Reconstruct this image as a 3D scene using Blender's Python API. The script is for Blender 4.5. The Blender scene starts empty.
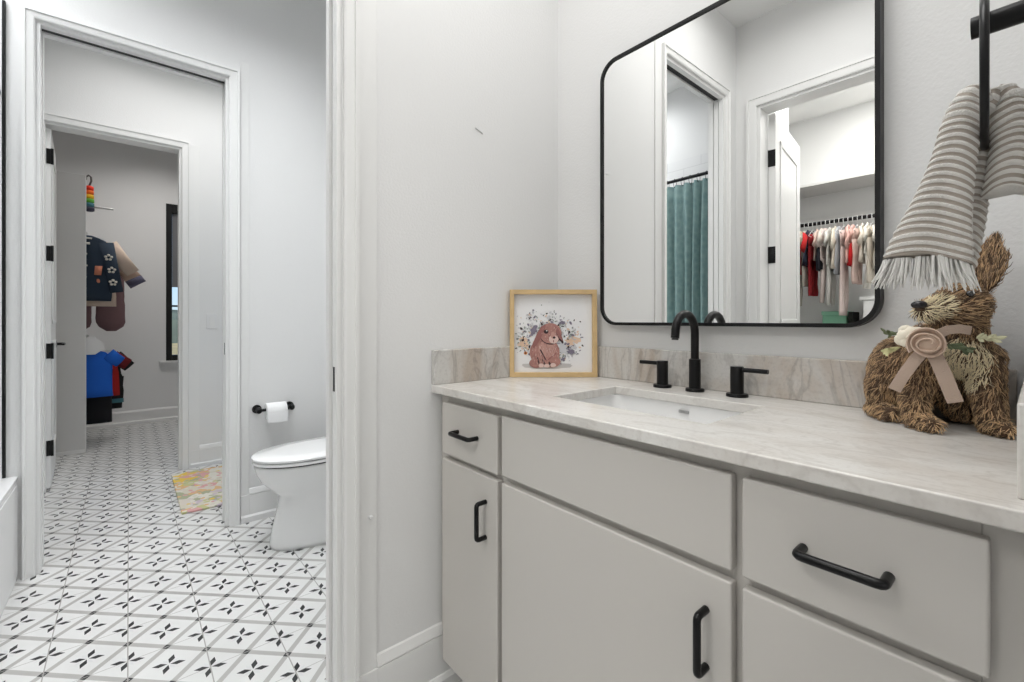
import bpy, bmesh, math, random
import numpy as np
from mathutils import Vector, Matrix, noise

# ------------------------------------------------------------------ camera, world, lights, exposure
SC = bpy.context.scene
COL = SC.collection
PI = math.pi
cam_d = bpy.data.cameras.new('camera')
cam = bpy.data.objects.new('camera', cam_d)
COL.objects.link(cam)
F_PX, HORIZON = 450.0, 320.0
cam_d.sensor_fit = 'HORIZONTAL'
cam_d.sensor_width = 36.0
cam_d.lens = 36.0 * F_PX / 1024.0
cam_d.shift_y = -(341.0 - HORIZON) / 1024.0
cam_d.clip_start = 0.02
cam_d.clip_end = 500
CAM = Vector((1.201, -1.271, 1.125))
yaw = math.atan2(383.0, 450.0)                     # view direction turned from -x towards +y
cam.location = CAM
cam.rotation_euler = (PI / 2, 0, PI / 2 - yaw)
SC.camera = cam

w = bpy.data.worlds.new('world')
SC.world = w
w.use_nodes = True
nt = w.node_tree
nt.nodes.clear()
wo = nt.nodes.new('ShaderNodeOutputWorld')
wb = nt.nodes.new('ShaderNodeBackground')
sky = nt.nodes.new('ShaderNodeTexSky')
sky.sky_type = 'HOSEK_WILKIE'
sky.turbidity = 3.0
sky.sun_direction = Vector((0.5, 0.4, 0.75)).normalized()
nt.links.new(sky.outputs[0], wb.inputs[0])
wb.inputs[1].default_value = 4.0
nt.links.new(wb.outputs[0], wo.inputs[0])


def area(name, loc, size, power, rot=(0, 0, 0), color=(1, 1, 1), size_y=None, spread=180):
    l = bpy.data.lights.new(name, 'AREA')
    l.shape = 'RECTANGLE' if size_y else 'DISK'
    l.size = size
    if size_y:
        l.size_y = size_y
    l.energy = power
    l.spread = math.radians(spread)
    l.color = color
    o = bpy.data.objects.new(name, l)
    COL.objects.link(o)
    o.location = loc
    o.rotation_euler = rot
    return o


area('lamp_bath', (0.66, -0.80, 2.885), 0.9, 12.6, color=(1, 0.99, 0.975), size_y=0.9, spread=165)
area('lamp_toilet_room', (-0.90, -0.85, 3.085), 0.8, 13, color=(0.96, 0.98, 1.0), size_y=1.0, spread=108)
area('lamp_tub', (-1.25, -1.95, 3.085), 0.7, 12, color=(0.96, 0.98, 1.0), size_y=0.5, spread=150)
area('lamp_hall', (-2.4, -0.75, 3.085), 0.7, 13, color=(1, 0.99, 0.98), size_y=1.6, spread=140)
area('lamp_closet', (-4.2, -1.0, 3.085), 0.8, 12, color=(1, 0.97, 0.94), size_y=0.8, spread=140)
area('lamp_nursery_closet', (0.6, -2.6, 2.885), 0.7, 24, color=(1, 0.99, 0.96), size_y=0.7)
area('added_fill_light', (2.95, -0.80, 1.30), 1.5, 8.5, rot=(0, PI / 2, 0), color=(1.0, 0.99, 0.975), size_y=1.4)  # added fill from the unseen bedroom side; no window is built there
sun_d = bpy.data.lights.new('sun', 'SUN')
sun_d.energy = 3.0
sun_d.angle = 0.01
sun = bpy.data.objects.new('sun', sun_d)
COL.objects.link(sun)
sun.rotation_euler = (0, math.radians(40), 0)

SC.view_settings.view_transform = 'Standard'
SC.view_settings.look = 'None'
SC.view_settings.gamma = 1.0
SC.view_settings.use_curve_mapping = False
SC.view_settings.exposure = 0.08

rng = random.Random(7)


# ------------------------------------------------------------------ materials
def new_mat(name):
    m = bpy.data.materials.new(name)
    m.use_nodes = True
    return m, m.node_tree, m.node_tree.nodes['Principled BSDF']


def mat(name, col, rough=0.5, metal=0.0, bump=0.0, scale=200.0, vary=0.0, vscale=8.0, spec=0.5, sheen=0.0, coat=0.0):
    m, t, b = new_mat(name)
    b.inputs['Base Color'].default_value = (*col, 1)
    b.inputs['Roughness'].default_value = rough
    b.inputs['Metallic'].default_value = metal
    b.inputs['Specular IOR Level'].default_value = spec
    b.inputs['Coat Weight'].default_value = coat
    b.inputs['Sheen Weight'].default_value = sheen
    tc = t.nodes.new('ShaderNodeTexCoord')
    if bump:
        n = t.nodes.new('ShaderNodeTexNoise')
        n.inputs['Scale'].default_value = scale
        n.inputs['Detail'].default_value = 4
        t.links.new(tc.outputs['Object'], n.inputs['Vector'])
        bp = t.nodes.new('ShaderNodeBump')
        bp.inputs['Strength'].default_value = bump
        bp.inputs['Distance'].default_value = 0.004
        t.links.new(n.outputs['Fac'], bp.inputs['Height'])
        t.links.new(bp.outputs['Normal'], b.inputs['Normal'])
    if vary:
        n = t.nodes.new('ShaderNodeTexNoise')
        n.inputs['Scale'].default_value = vscale
        n.inputs['Detail'].default_value = 3
        t.links.new(tc.outputs['Object'], n.inputs['Vector'])
        r = t.nodes.new('ShaderNodeValToRGB')
        r.color_ramp.elements[0].position = 0.3
        r.color_ramp.elements[1].position = 0.7
        r.color_ramp.elements[0].color = (*[c * (1 - vary) for c in col], 1)
        r.color_ramp.elements[1].color = (*[min(1, c * (1 + vary)) for c in col], 1)
        t.links.new(n.outputs['Fac'], r.inputs['Fac'])
        t.links.new(r.outputs['Color'], b.inputs['Base Color'])
    return m


def srgb(r, g, b):
    f = lambda c: (c / 255 / 12.92) if c / 255 <= 0.04045 else ((c / 255 + 0.055) / 1.055) ** 2.4
    return (f(r), f(g), f(b))


M = {}
M['wall'] = mat('wall_paint', (0.80, 0.80, 0.795), 0.65, bump=0.20, scale=150, spec=0.3)
M['ceiling'] = mat('ceiling_paint', (0.82, 0.82, 0.81), 0.8, bump=0.12, scale=90, spec=0.2)
M['trim'] = mat('trim_paint', (0.82, 0.82, 0.81), 0.35, spec=0.4)
M['cabinet'] = mat('cabinet_paint', (0.60, 0.575, 0.54), 0.42, spec=0.4)
M['black'] = mat('matte_black_metal', (0.005, 0.005, 0.0055), 0.30, spec=0.28)
M['black2'] = mat('black_frame', (0.007, 0.007, 0.0075), 0.42, spec=0.3)
M['porcelain'] = mat('porcelain', (0.86, 0.86, 0.855), 0.10, spec=0.6, coat=0.3)
M['near_black'] = mat('dark_gap', (0.03, 0.03, 0.03), 0.6)  # also the painted-in shade under toilet seat and lid
M['wood'] = mat('light_oak', srgb(208, 178, 130), 0.5, vary=0.08, vscale=30)
M['paper'] = mat('paper', (0.83, 0.83, 0.84), 0.8, bump=0.1, scale=300)
M['tissue'] = mat('tissue', (0.86, 0.86, 0.86), 0.9, bump=0.3, scale=260)
M['white_cloth'] = mat('white_cloth', (0.80, 0.79, 0.77), 0.9, bump=0.3, scale=300)
M['plastic'] = mat('white_plastic', (0.80, 0.80, 0.80), 0.35)
M['steel'] = mat('steel', (0.5, 0.5, 0.5), 0.3, metal=1.0)
M['card'] = mat('cabinet_panel', (0.70, 0.695, 0.68), 0.5)
M['grass'] = mat('dry_grass', srgb(176, 160, 118), 0.95, vary=0.25, vscale=0.4)
M['hill'] = mat('hill_trees', srgb(96, 104, 92), 0.95, vary=0.3, vscale=0.3)

m, t, b = new_mat('mirror_glass')
b.inputs['Base Color'].default_value = (0.90, 0.905, 0.90, 1)
b.inputs['Metallic'].default_value = 1.0
b.inputs['Roughness'].default_value = 0.0
M['mirror'] = m

m, t, b = new_mat('window_glass')
t.nodes.remove(b)
g = t.nodes.new('ShaderNodeBsdfGlass')
g.inputs['IOR'].default_value = 1.02
t.links.new(g.outputs[0], t.nodes['Material Output'].inputs[0])
M['glass'] = m


def node_math(t, op, a, b=None, c=None):
    n = t.nodes.new('ShaderNodeMath')
    n.operation = op
    for i, x in enumerate((a, b, c)):
        if x is None:
            continue
        if isinstance(x, (int, float)):
            n.inputs[i].default_value = x
        else:
            t.links.new(x, n.inputs[i])
    return n.outputs[0]


def mix_col(t, fac, a, b):
    n = t.nodes.new('ShaderNodeMix')
    n.data_type = 'RGBA'
    if isinstance(fac, (int, float)):
        n.inputs[0].default_value = fac
    else:
        t.links.new(fac, n.inputs[0])
    for k, x in ((6, a), (7, b)):
        if isinstance(x, tuple):
            n.inputs[k].default_value = (*x, 1)
        else:
            t.links.new(x, n.inputs[k])
    return n.outputs[2]


def floor_material():
    m, t, b = new_mat('patterned_tile')
    T, X0, Y0 = 0.2045, -0.749, -1.274
    geo = t.nodes.new('ShaderNodeTexCoord')
    sep = t.nodes.new('ShaderNodeSeparateXYZ')
    t.links.new(geo.outputs['Object'], sep.inputs[0])
    mm = lambda *a: node_math(t, *a)
    A = mm('MULTIPLY', mm('SUBTRACT', sep.outputs[0], X0), 1 / T)
    Bc = mm('MULTIPLY', mm('SUBTRACT', sep.outputs[1], Y0), 1 / T)
    p = mm('ADD', A, Bc)
    q = mm('SUBTRACT', A, Bc)
    fl = lambda x, off: mm('SUBTRACT', mm('FRACT', mm('ADD', x, off)), 0.5)   # signed, zero on lattice lines
    pb, qb = fl(p, 0.0), fl(q, 0.0)                    # zero on the band lines
    bandp = mm('LESS_THAN', mm('ABSOLUTE', pb), 0.062)
    bandq = mm('LESS_THAN', mm('ABSOLUTE', qb), 0.062)
    band = mm('MAXIMUM', bandp, bandq)
    # diamond at the crossings
    dp = mm('LESS_THAN', mm('ABSOLUTE', pb), 0.068)
    dq = mm('LESS_THAN', mm('ABSOLUTE', qb), 0.068)
    cross = mm('MULTIPLY', dp, dq)
    da0 = mm('MULTIPLY', mm('SUBTRACT', pb, qb), 0.5)
    sa0 = mm('MULTIPLY', mm('ADD', pb, qb), 0.5)
    inner = mm('MULTIPLY', mm('LESS_THAN', mm('ABSOLUTE', da0), 0.026), mm('LESS_THAN', mm('ABSOLUTE', sa0), 0.008))
    cross = mm('MULTIPLY', cross, mm('SUBTRACT', 1.0, inner))
    # stars
    ps, qs = fl(p, 0.5), fl(q, 0.5)
    a = mm('MULTIPLY', mm('ADD', ps, qs), 0.5)
    bb = mm('MULTIPLY', mm('SUBTRACT', ps, qs), 0.5)

    def petals(ang, r0, r1, wd):
        c, s = math.cos(ang), math.sin(ang)
        U = mm('ABSOLUTE', mm('ADD', mm('MULTIPLY', a, c), mm('MULTIPLY', bb, s)))
        V = mm('ABSOLUTE', mm('SUBTRACT', mm('MULTIPLY', bb, c), mm('MULTIPLY', a, s)))
        mid, hl = (r0 + r1) / 2, (r1 - r0) / 2
        e1 = mm('ADD', mm('MULTIPLY', mm('ABSOLUTE', mm('SUBTRACT', U, mid)), 1 / hl), mm('MULTIPLY', V, 1 / wd))
        e2 = mm('ADD', mm('MULTIPLY', mm('ABSOLUTE', mm('SUBTRACT', V, mid)), 1 / hl), mm('MULTIPLY', U, 1 / wd))
        return mm('LESS_THAN', mm('MINIMUM', e1, e2), 1.0)

    star = petals(math.radians(-20), 0.016, 0.228, 0.046)
    ghost = petals(math.radians(25), 0.02, 0.17, 0.028)
    dark = mm('MAXIMUM', star, cross)
    # grout
    ga = mm('ABSOLUTE', fl(A, 0.5))
    gb = mm('ABSOLUTE', fl(Bc, 0.5))
    groutb = mm('LESS_THAN', gb, 0.0085)
    grouta = mm('LESS_THAN', ga, 0.0055)
    grout = mm('MAXIMUM', groutb, grouta)
    no = t.nodes.new('ShaderNodeTexNoise')
    no.inputs['Scale'].default_value = 3.5
    no.inputs['Detail'].default_value = 5
    t.links.new(geo.outputs['Object'], no.inputs['Vector'])
    base = mix_col(t, no.outputs['Fac'], srgb(207, 207, 206), srgb(225, 225, 223))
    c1 = mix_col(t, mm('MULTIPLY', ghost, 0.55), base, srgb(205, 206, 207))
    c2 = mix_col(t, band, c1, mix_col(t, no.outputs['Fac'], srgb(166, 165, 162), srgb(184, 182, 179)))
    c3 = mix_col(t, dark, c2, srgb(26, 28, 31))
    c4 = mix_col(t, grout, c3, srgb(162, 160, 156))
    t.links.new(c4, b.inputs['Base Color'])
    b.inputs['Roughness'].default_value = 0.32
    bp = t.nodes.new('ShaderNodeBump')
    bp.inputs['Strength'].default_value = 0.4
    bp.inputs['Distance'].default_value = 0.002
    bp.invert = True
    t.links.new(grout, bp.inputs['Height'])
    t.links.new(bp.outputs['Normal'], b.inputs['Normal'])
    return m


M['floor'] = floor_material()


def stone_material(name, base, warm, vein, rot, amount, stretch, rough=0.25):
    m, t, b = new_mat(name)
    tc = t.nodes.new('ShaderNodeTexCoord')
    mp = t.nodes.new('ShaderNodeMapping')
    mp.inputs['Rotation'].default_value = rot
    mp.inputs['Scale'].default_value = stretch
    t.links.new(tc.outputs['Object'], mp.inputs['Vector'])
    n1 = t.nodes.new('ShaderNodeTexNoise')
    n1.inputs['Scale'].default_value = 2.2
    n1.inputs['Detail'].default_value = 8
    n1.inputs['Roughness'].default_value = 0.62
    n1.inputs['Distortion'].default_value = 1.6
    t.links.new(mp.outputs[0], n1.inputs['Vector'])
    n2 = t.nodes.new('ShaderNodeTexNoise')
    n2.inputs['Scale'].default_value = 4.4
    n2.inputs['Detail'].default_value = 7
    n2.inputs['Distortion'].default_value = 2.6
    t.links.new(mp.outputs[0], n2.inputs['Vector'])
    n3 = t.nodes.new('ShaderNodeTexNoise')
    n3.inputs['Scale'].default_value = 130
    n3.inputs['Detail'].default_value = 3
    t.links.new(tc.outputs['Object'], n3.inputs['Vector'])
    r1 = t.nodes.new('ShaderNodeValToRGB')
    r1.color_ramp.elements[0].position = 0.36
    r1.color_ramp.elements[0].color = (*warm, 1)
    r1.color_ramp.elements[1].position = 0.56
    r1.color_ramp.elements[1].color = (*base, 1)
    t.links.new(n1.outputs['Fac'], r1.inputs['Fac'])
    v = node_math(t, 'ABSOLUTE', node_math(t, 'SUBTRACT', n2.outputs['Fac'], 0.5))
    v = node_math(t, 'SUBTRACT', 1.0, node_math(t, 'MULTIPLY', v, 22.0))
    v = node_math(t, 'MULTIPLY', node_math(t, 'MAXIMUM', v, 0.0), amount)
    v = node_math(t, 'MULTIPLY', v, node_math(t, 'SUBTRACT', 1.25, n1.outputs['Fac']))
    c = mix_col(t, v, r1.outputs[0], vein)
    c = mix_col(t, node_math(t, 'MULTIPLY', node_math(t, 'MAXIMUM', node_math(t, 'SUBTRACT', n3.outputs['Fac'], 0.5), 0.0), 0.9), c, vein)
    t.links.new(c, b.inputs['Base Color'])
    b.inputs['Roughness'].default_value = rough
    return m


M['stone'] = stone_material('quartzite', srgb(225, 223, 219), srgb(214, 209, 203), srgb(178, 171, 164), (0, 0, 0.35), 0.34, (0.8, 2.0, 1))
M['splash'] = stone_material('quartzite_splash', srgb(206, 204, 200), srgb(186, 174, 162), srgb(124, 119, 116), (0.3, 0.3, 0.2), 0.45, (2.0, 2.0, 0.6))


def tile_material():
    m, t, b = new_mat('white_shower_tile')
    tc = t.nodes.new('ShaderNodeTexCoord')
    mp = t.nodes.new('ShaderNodeMapping')
    mp.inputs['Rotation'].default_value = (PI / 2, 0, 0)
    t.links.new(tc.outputs['Object'], mp.inputs['Vector'])
    br = t.nodes.new('ShaderNodeTexBrick')
    br.inputs['Color1'].default_value = (0.82, 0.82, 0.82, 1)
    br.inputs['Color2'].default_value = (0.80, 0.80, 0.80, 1)
    br.inputs['Mortar'].default_value = (0.66, 0.66, 0.66, 1)
    br.inputs['Scale'].default_value = 1.0
    br.inputs['Mortar Size'].default_value = 0.002
    br.inputs['Brick Width'].default_value = 0.30
    br.inputs['Row Height'].default_value = 0.10
    t.links.new(mp.outputs[0], br.inputs['Vector'])
    t.links.new(br.outputs['Color'], b.inputs['Base Color'])
    b.inputs['Roughness'].default_value = 0.2
    return m


M['shower_tile'] = tile_material()


def rug_material():
    m, t, b = new_mat('floral_rug')
    tc = t.nodes.new('ShaderNodeTexCoord')
    n = t.nodes.new('ShaderNodeTexNoise')
    n.inputs['Scale'].default_value = 9
    n.inputs['Detail'].default_value = 3
    t.links.new(tc.outputs['Object'], n.inputs['Vector'])
    vm = t.nodes.new('ShaderNodeVectorMath')
    vm.operation = 'MULTIPLY_ADD'
    t.links.new(n.outputs['Color'], vm.inputs[0])
    vm.inputs[1].default_value = (0.07, 0.07, 0)
    t.links.new(tc.outputs['Object'], vm.inputs[2])
    col = None
    pal = [srgb(206, 200, 184), srgb(222, 190, 84), srgb(208, 200, 190), srgb(210, 160, 158), srgb(166, 170, 142),
           srgb(214, 210, 198), srgb(214, 176, 132), srgb(196, 182, 192), srgb(190, 190, 140), srgb(216, 212, 202)]
    for k, (sc, cut) in enumerate(((14.0, None), (30.0, 0.22))):
        vo = t.nodes.new('ShaderNodeTexVoronoi')
        vo.inputs['Scale'].default_value = sc
        t.links.new(vm.outputs[0], vo.inputs['Vector'])
        sp = t.nodes.new('ShaderNodeSeparateColor')
        t.links.new(vo.outputs['Color'], sp.inputs[0])
        r = t.nodes.new('ShaderNodeValToRGB')
        r.color_ramp.interpolation = 'CONSTANT'
        cr = r.color_ramp
        for i, c in enumerate(pal):
            e = cr.elements[i] if i < 2 else cr.elements.new(i / len(pal))
            e.position = i / len(pal)
            e.color = (*(pal[(i * (3 if k else 1)) % len(pal)]), 1)
        t.links.new(sp.outputs[0], r.inputs['Fac'])
        if col is None:
            col = r.outputs[0]
        else:
            col = mix_col(t, node_math(t, 'LESS_THAN', vo.outputs['Distance'], 0.42), col, r.outputs[0])
    t.links.new(col, b.inputs['Base Color'])
    b.inputs['Roughness'].default_value = 0.95
    return m


M['rug'] = rug_material()


def curtain_material():
    m, t, b = new_mat('teal_curtain')
    tc = t.nodes.new('ShaderNodeTexCoord')
    wv = t.nodes.new('ShaderNodeTexVoronoi')
    wv.inputs['Scale'].default_value = 26
    t.links.new(tc.outputs['Object'], wv.inputs['Vector'])
    c = mix_col(t, wv.outputs['Distance'], srgb(128, 158, 158), srgb(154, 180, 178))
    t.links.new(c, b.inputs['Base Color'])
    b.inputs['Roughness'].default_value = 0.9
    return m


M['curtain'] = curtain_material()

_cm = {}


def cloth(r, g, b_, rough=0.92):
    k = (r, g, b_)
    if k not in _cm:
        _cm[k] = mat('cloth_%d_%d_%d' % k, srgb(r, g, b_), rough, bump=0.25, scale=180)
    return _cm[k]


# ------------------------------------------------------------------ geometry helpers
def wloc(o):
    v = Vector((0, 0, 0))
    while o:
        v += o.location
        o = o.parent
    return v


class G:
    def __init__(s):
        s.v, s.f, s.m = [], [], []

    def add(s, verts, faces, mi=0):
        n = len(s.v)
        s.v += [tuple(p) for p in verts]
        for i, f in enumerate(faces):
            s.f.append(tuple(n + k for k in f))
            s.m.append(mi if isinstance(mi, int) else mi[i])
        return s

    def box(s, x0, x1, y0, y1, z0, z1, mi=0):
        x0, x1 = min(x0, x1), max(x0, x1)
        y0, y1 = min(y0, y1), max(y0, y1)
        z0, z1 = min(z0, z1), max(z0, z1)
        v = [(x0, y0, z0), (x1, y0, z0), (x1, y1, z0), (x0, y1, z0), (x0, y0, z1), (x1, y0, z1), (x1, y1, z1), (x0, y1, z1)]
        return s.add(v, [(3, 2, 1, 0), (4, 5, 6, 7), (0, 1, 5, 4), (1, 2, 6, 5), (2, 3, 7, 6), (3, 0, 4, 7)], mi)

    def loft(s, rings, mi=0, cap=True, close=False):
        n = len(rings[0])
        v = [p for r in rings for p in r]
        f, ms = [], []
        R = len(rings)
        for i in range(R if close else R - 1):
            j = (i + 1) % R
            for k in range(n):
                l = (k + 1) % n
                f.append((i * n + k, i * n + l, j * n + l, j * n + k))
                ms.append(mi if isinstance(mi, int) else mi[i])
        if cap and not close:
            f.append(tuple(range(n - 1, -1, -1)))
            ms.append(mi if isinstance(mi, int) else mi[0])
            f.append(tuple(range((R - 1) * n, R * n)))
            ms.append(mi if isinstance(mi, int) else mi[-1])
        return s.add(v, f, ms)

    def tube(s, path, rad, n=12, mi=0, cap=True, close=False, flat=None, up=None):
        """round (or flattened) tube along a path; rad = number or list of numbers / (a, b) pairs"""
        P = [Vector(p) for p in path]
        if not isinstance(rad, (list, tuple)) or (len(rad) != len(P)):
            rad = [rad] * len(P)
        rings = []
        ref = Vector(up) if up else None
        for i, p in enumerate(P):
            if close:
                tg = P[(i + 1) % len(P)] - P[i - 1]
            else:
                tg = P[min(i + 1, len(P) - 1)] - P[max(i - 1, 0)]
            tg.normalize()
            if ref is None:
                ref = Vector((0, 0, 1)) if abs(tg.z) < 0.9 else Vector((1, 0, 0))
            a = tg.cross(ref)
            if a.length < 1e-5:
                a = tg.cross(Vector((0.3, 1, 0.2)))
            a.normalize()
            bb = a.cross(tg).normalized()
            if not up:
                ref = bb
            ra, rb = rad[i] if isinstance(rad[i], (list, tuple)) else (rad[i], rad[i])
            rings.append([p + a * (ra * math.cos(2 * PI * k / n)) + bb * (rb * math.sin(2 * PI * k / n)) for k in range(n)])
        return s.loft(rings, mi, cap, close)

    def cyl(s, p0, p1, r0, r1=None, n=24, mi=0):
        return s.tube([p0, p1], [r0, r0 if r1 is None else r1], n, mi)

    def lathe(s, prof, c, n=32, axis='z', mi=0):
        rings = []
        for r, h in prof:
            ring = []
            for k in range(n):
                a = 2 * PI * k / n
                if axis == 'z':
                    ring.append((c[0] + r * math.cos(a), c[1] + r * math.sin(a), c[2] + h))
                elif axis == 'y':
                    ring.append((c[0] + r * math.cos(a), c[1] + h, c[2] + r * math.sin(a)))
                else:
                    ring.append((c[0] + h, c[1] + r * math.cos(a), c[2] + r * math.sin(a)))
            rings.append(ring)
        return s.loft(rings, mi)

    def ell(s, c, r, n=16, m=10, mi=0, rot=None):
        c = Vector(c)
        rings = []
        for i in range(1, m):
            th = PI * i / m
            ring = []
            for k in range(n):
                a = 2 * PI * k / n
                p = Vector((r[0] * math.sin(th) * math.cos(a), r[1] * math.sin(th) * math.sin(a), -r[2] * math.cos(th)))
                if rot:
                    p = rot @ p
                ring.append(c + p)
            rings.append(ring)
        return s.loft(rings, mi)

    def build(s, name, mats, parent=None, bevel=0.0, seg=2, smooth=False, origin=None, sub=0, fix=True):
        if not isinstance(mats, (list, tuple)):
            mats = [mats]
        off = Vector((0, 0, 0))
        if parent:
            off = wloc(parent)
        elif origin is not None:
            off = Vector(origin)
        V = [(p[0] - off.x, p[1] - off.y, p[2] - off.z) for p in s.v]
        me = bpy.data.meshes.new(name)
        me.from_pydata(V, [], s.f)
        for k in mats:
            me.materials.append(k)
        me.polygons.foreach_set('material_index', s.m)
        if fix:
            bm = bmesh.new()
            bm.from_mesh(me)
            bmesh.ops.recalc_face_normals(bm, faces=bm.faces)
            bm.to_mesh(me)
            bm.free()
        me.update()
        o = bpy.data.objects.new(name, me)
        COL.objects.link(o)
        if parent:
            o.parent = parent
        elif origin is not None:
            o.location = origin
        if bevel:
            md = o.modifiers.new('bevel', 'BEVEL')
            md.width = bevel
            md.segments = seg
            md.limit_method = 'ANGLE'
            md.angle_limit = math.radians(40)
        if sub:
            md = o.modifiers.new('sub', 'SUBSURF')
            md.levels = md.render_levels = sub
        if smooth:
            me.polygons.foreach_set('use_smooth', [True] * len(me.polygons))
            if hasattr(me, 'set_sharp_from_angle') and smooth != 'all':
                me.set_sharp_from_angle(angle=math.radians(45))
        return o


def empty(name, loc):
    o = bpy.data.objects.new(name, None)
    o.empty_display_size = 0.05
    COL.objects.link(o)
    o.location = loc
    return o


def tag(o, label, cat, group=None, kind=None):
    o['label'] = label
    o['category'] = cat
    if group:
        o['group'] = group
    if kind:
        o['kind'] = kind
    return o


def struct(o):
    o['kind'] = 'structure'
    return o


def copy_tree(o, parent=None):
    c = o.copy()
    COL.objects.link(c)
    if parent:
        c.parent = parent
    for ch in list(o.children):
        copy_tree(ch, c)
    return c


# ------------------------------------------------------------------ THE SETTING
CEIL = 2.90
XC0, XC1 = -1.791, -1.671          # wall between toilet room and hall
XD0, XD1 = -3.112, -2.992          # wall between hall and closet
XW = -5.16                         # far wall of the closet
A_Y0, A_Y1, A_H = -1.480, -0.843, 2.432
XA = -0.085                        # toilet-room face of the wall beside the vanity
C_Y0, C_Y1, C_H = -1.582, -0.859, 2.446
D_Y0, D_Y1, D_H = -1.698, -0.973, 2.416
E_X0, E_X1, E_H = 0.125, 0.880, 2.375
YE0, YE1 = -1.760, -1.640          # wall behind the camera side
YB = -3.40                         # far wall of the nursery closet

struct(G().box(-5.4, 3.1, -3.6, 1.2, -0.05, 0).build('floor', M['floor']))
LOW = CEIL
struct(G().box(-0.05, 3.1, -3.6, 0.12, LOW, LOW + 0.1).build('ceiling', M['ceiling']))
CEIL = 3.10
struct(G().box(-5.4, 0.0, -3.6, 1.2, CEIL, CEIL + 0.1).build('ceiling_high', M['ceiling']))
struct(G().box(-0.05, 3.1, -0.018, 0.12, 0, CEIL).box(XC1, -0.05, 0, 0.12, 0, CEIL).build('wall_back', M['wall']))
struct(G().box(XA, 0, A_Y1, 0, 0, CEIL).box(XA, 0, A_Y0, A_Y1, A_H, CEIL).box(XA, 0, -2.52, A_Y0, 0, CEIL)
       .build('wall_left', M['wall']))
struct(G().box(0, E_X0, YE0, YE1, 0, CEIL).box(E_X0, E_X1, YE0, YE1, E_H, CEIL).box(E_X1, 3.1, YE0, YE1, 0, CEIL)
       .build('wall_front', M['wall']))
struct(G().box(1.197, 1.32, -0.60, 0, 0, CEIL).build('wall_right', M['wall']))
struct(G().box(3.0, 3.1, -1.605, 0, 0, CEIL).build('wall_bedroom', M['wall']))
struct(G().box(XC0, XC1, C_Y1, 0.12, 0, CEIL).box(XC0, XC1, C_Y0, C_Y1, C_H, CEIL).box(XC0, XC1, -2.52, C_Y0, 0, CEIL)
       .build('wall_toilet_room', M['wall']))
struct(G().box(XC1, XA, -2.52, -2.405, 0, CEIL).build('wall_tub', M['wall']))
struct(G().box(XD0, XD1, D_Y1, 1.2, 0, CEIL).box(XD0, XD1, D_Y0, D_Y1, D_H, CEIL).box(XD0, XD1, -2.52, D_Y0, 0, CEIL)
       .build('wall_hall', M['wall']))
struct(G().box(XD1, XC0, 1.0, 1.1, 0, CEIL).build('wall_hall_end', M['wall']))
struct(G().box(XD1, XC0, -2.52, -2.42, 0, CEIL).build('wall_hall_near', M['wall']))
W_Y0, W_Y1, W_Z0, W_Z1 = -0.955, 0.10, 0.668, 2.435
struct(G().box(XW - 0.12, XW, -2.3, W_Y0, 0, CEIL).box(XW - 0.12, XW, W_Y1, 0.5, 0, CEIL)
       .box(XW - 0.12, XW, W_Y0, W_Y1, 0, W_Z0).box(XW - 0.12, XW, W_Y0, W_Y1, W_Z1, CEIL).build('wall_closet', M['wall']))
struct(G().box(XW, XD0, -2.3, -2.2, 0, CEIL).build('wall_closet_near', M['wall']))
struct(G().box(XW, XD0, 0.4, 0.5, 0, CEIL).build('wall_closet_end', M['wall']))
struct(G().box(-0.7, -0.05, -3.6, -2.52, LOW, LOW + 0.1).build('ceiling_closet', M['ceiling']))
struct(G().box(-0.7, 1.6, YB - 0.1, YB, 0, CEIL).build('wall_nursery_closet', M['wall']))
struct(G().box(-0.7, -0.6, YB, -2.52, 0, CEIL).build('wall_nursery_closet_left', M['wall']))
struct(G().box(1.5, 1.6, YB, YE0, 0, CEIL).build('wall_nursery_closet_right', M['wall']))
struct(G().box(-0.6, XA, -2.62, -2.521, 0, CEIL).build('wall_nursery_closet_near', M['wall']))

# ---- casings and jambs
trim_n = [0]


def trim(g, bevel=0.0):
    trim_n[0] += 1
    return struct(g.build('trim_%d' % trim_n[0], M['trim'], bevel=bevel))


CW, CT = 0.058, 0.016


def casing_x(xf, sgn, y0, y1, zh, cl=CW, cr=CW):
    """casing of an opening in a wall of constant x; xf = wall face, sgn = which way the face looks"""
    g = G()
    prof = [(0.004, 0.0), (0.004, 0.012), (0.009, 0.015), (0.74, 0.017), (0.78, 0.022), (1.0, 0.022), (1.0, 0.0)]

    def ring(yc, zc, sy, w_, up):
        return [(xf + sgn * t_, yc + sy * (d_ if d_ < 0.02 else d_ * w_), zc + (0 if not up else (d_ if d_ < 0.02 else d_ * w_))) for d_, t_ in prof]

    g.loft([ring(y0, 0.0, -1, cl, False), ring(y0, zh, -1, cl, True), ring(y1, zh, 1, cr, True), ring(y1, 0.0, 1, cr, False)])
    return trim(g)


def jamb_x(x0, x1, y0, y1, zh, slot=None):
    th = 0.012
    g = G()
    parts = [(x0, x1)] if slot is None else [(x0, slot[0]), (slot[1], x1)]
    for a, b_ in parts:
        g.box(a, b_, y0, y0 + th, 0, zh)
        g.box(a, b_, y1 - th, y1, 0, zh)
        g.box(a, b_, y0 + th, y1 - th, zh - th, zh)
    return trim(g, 0.0015)


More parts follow.
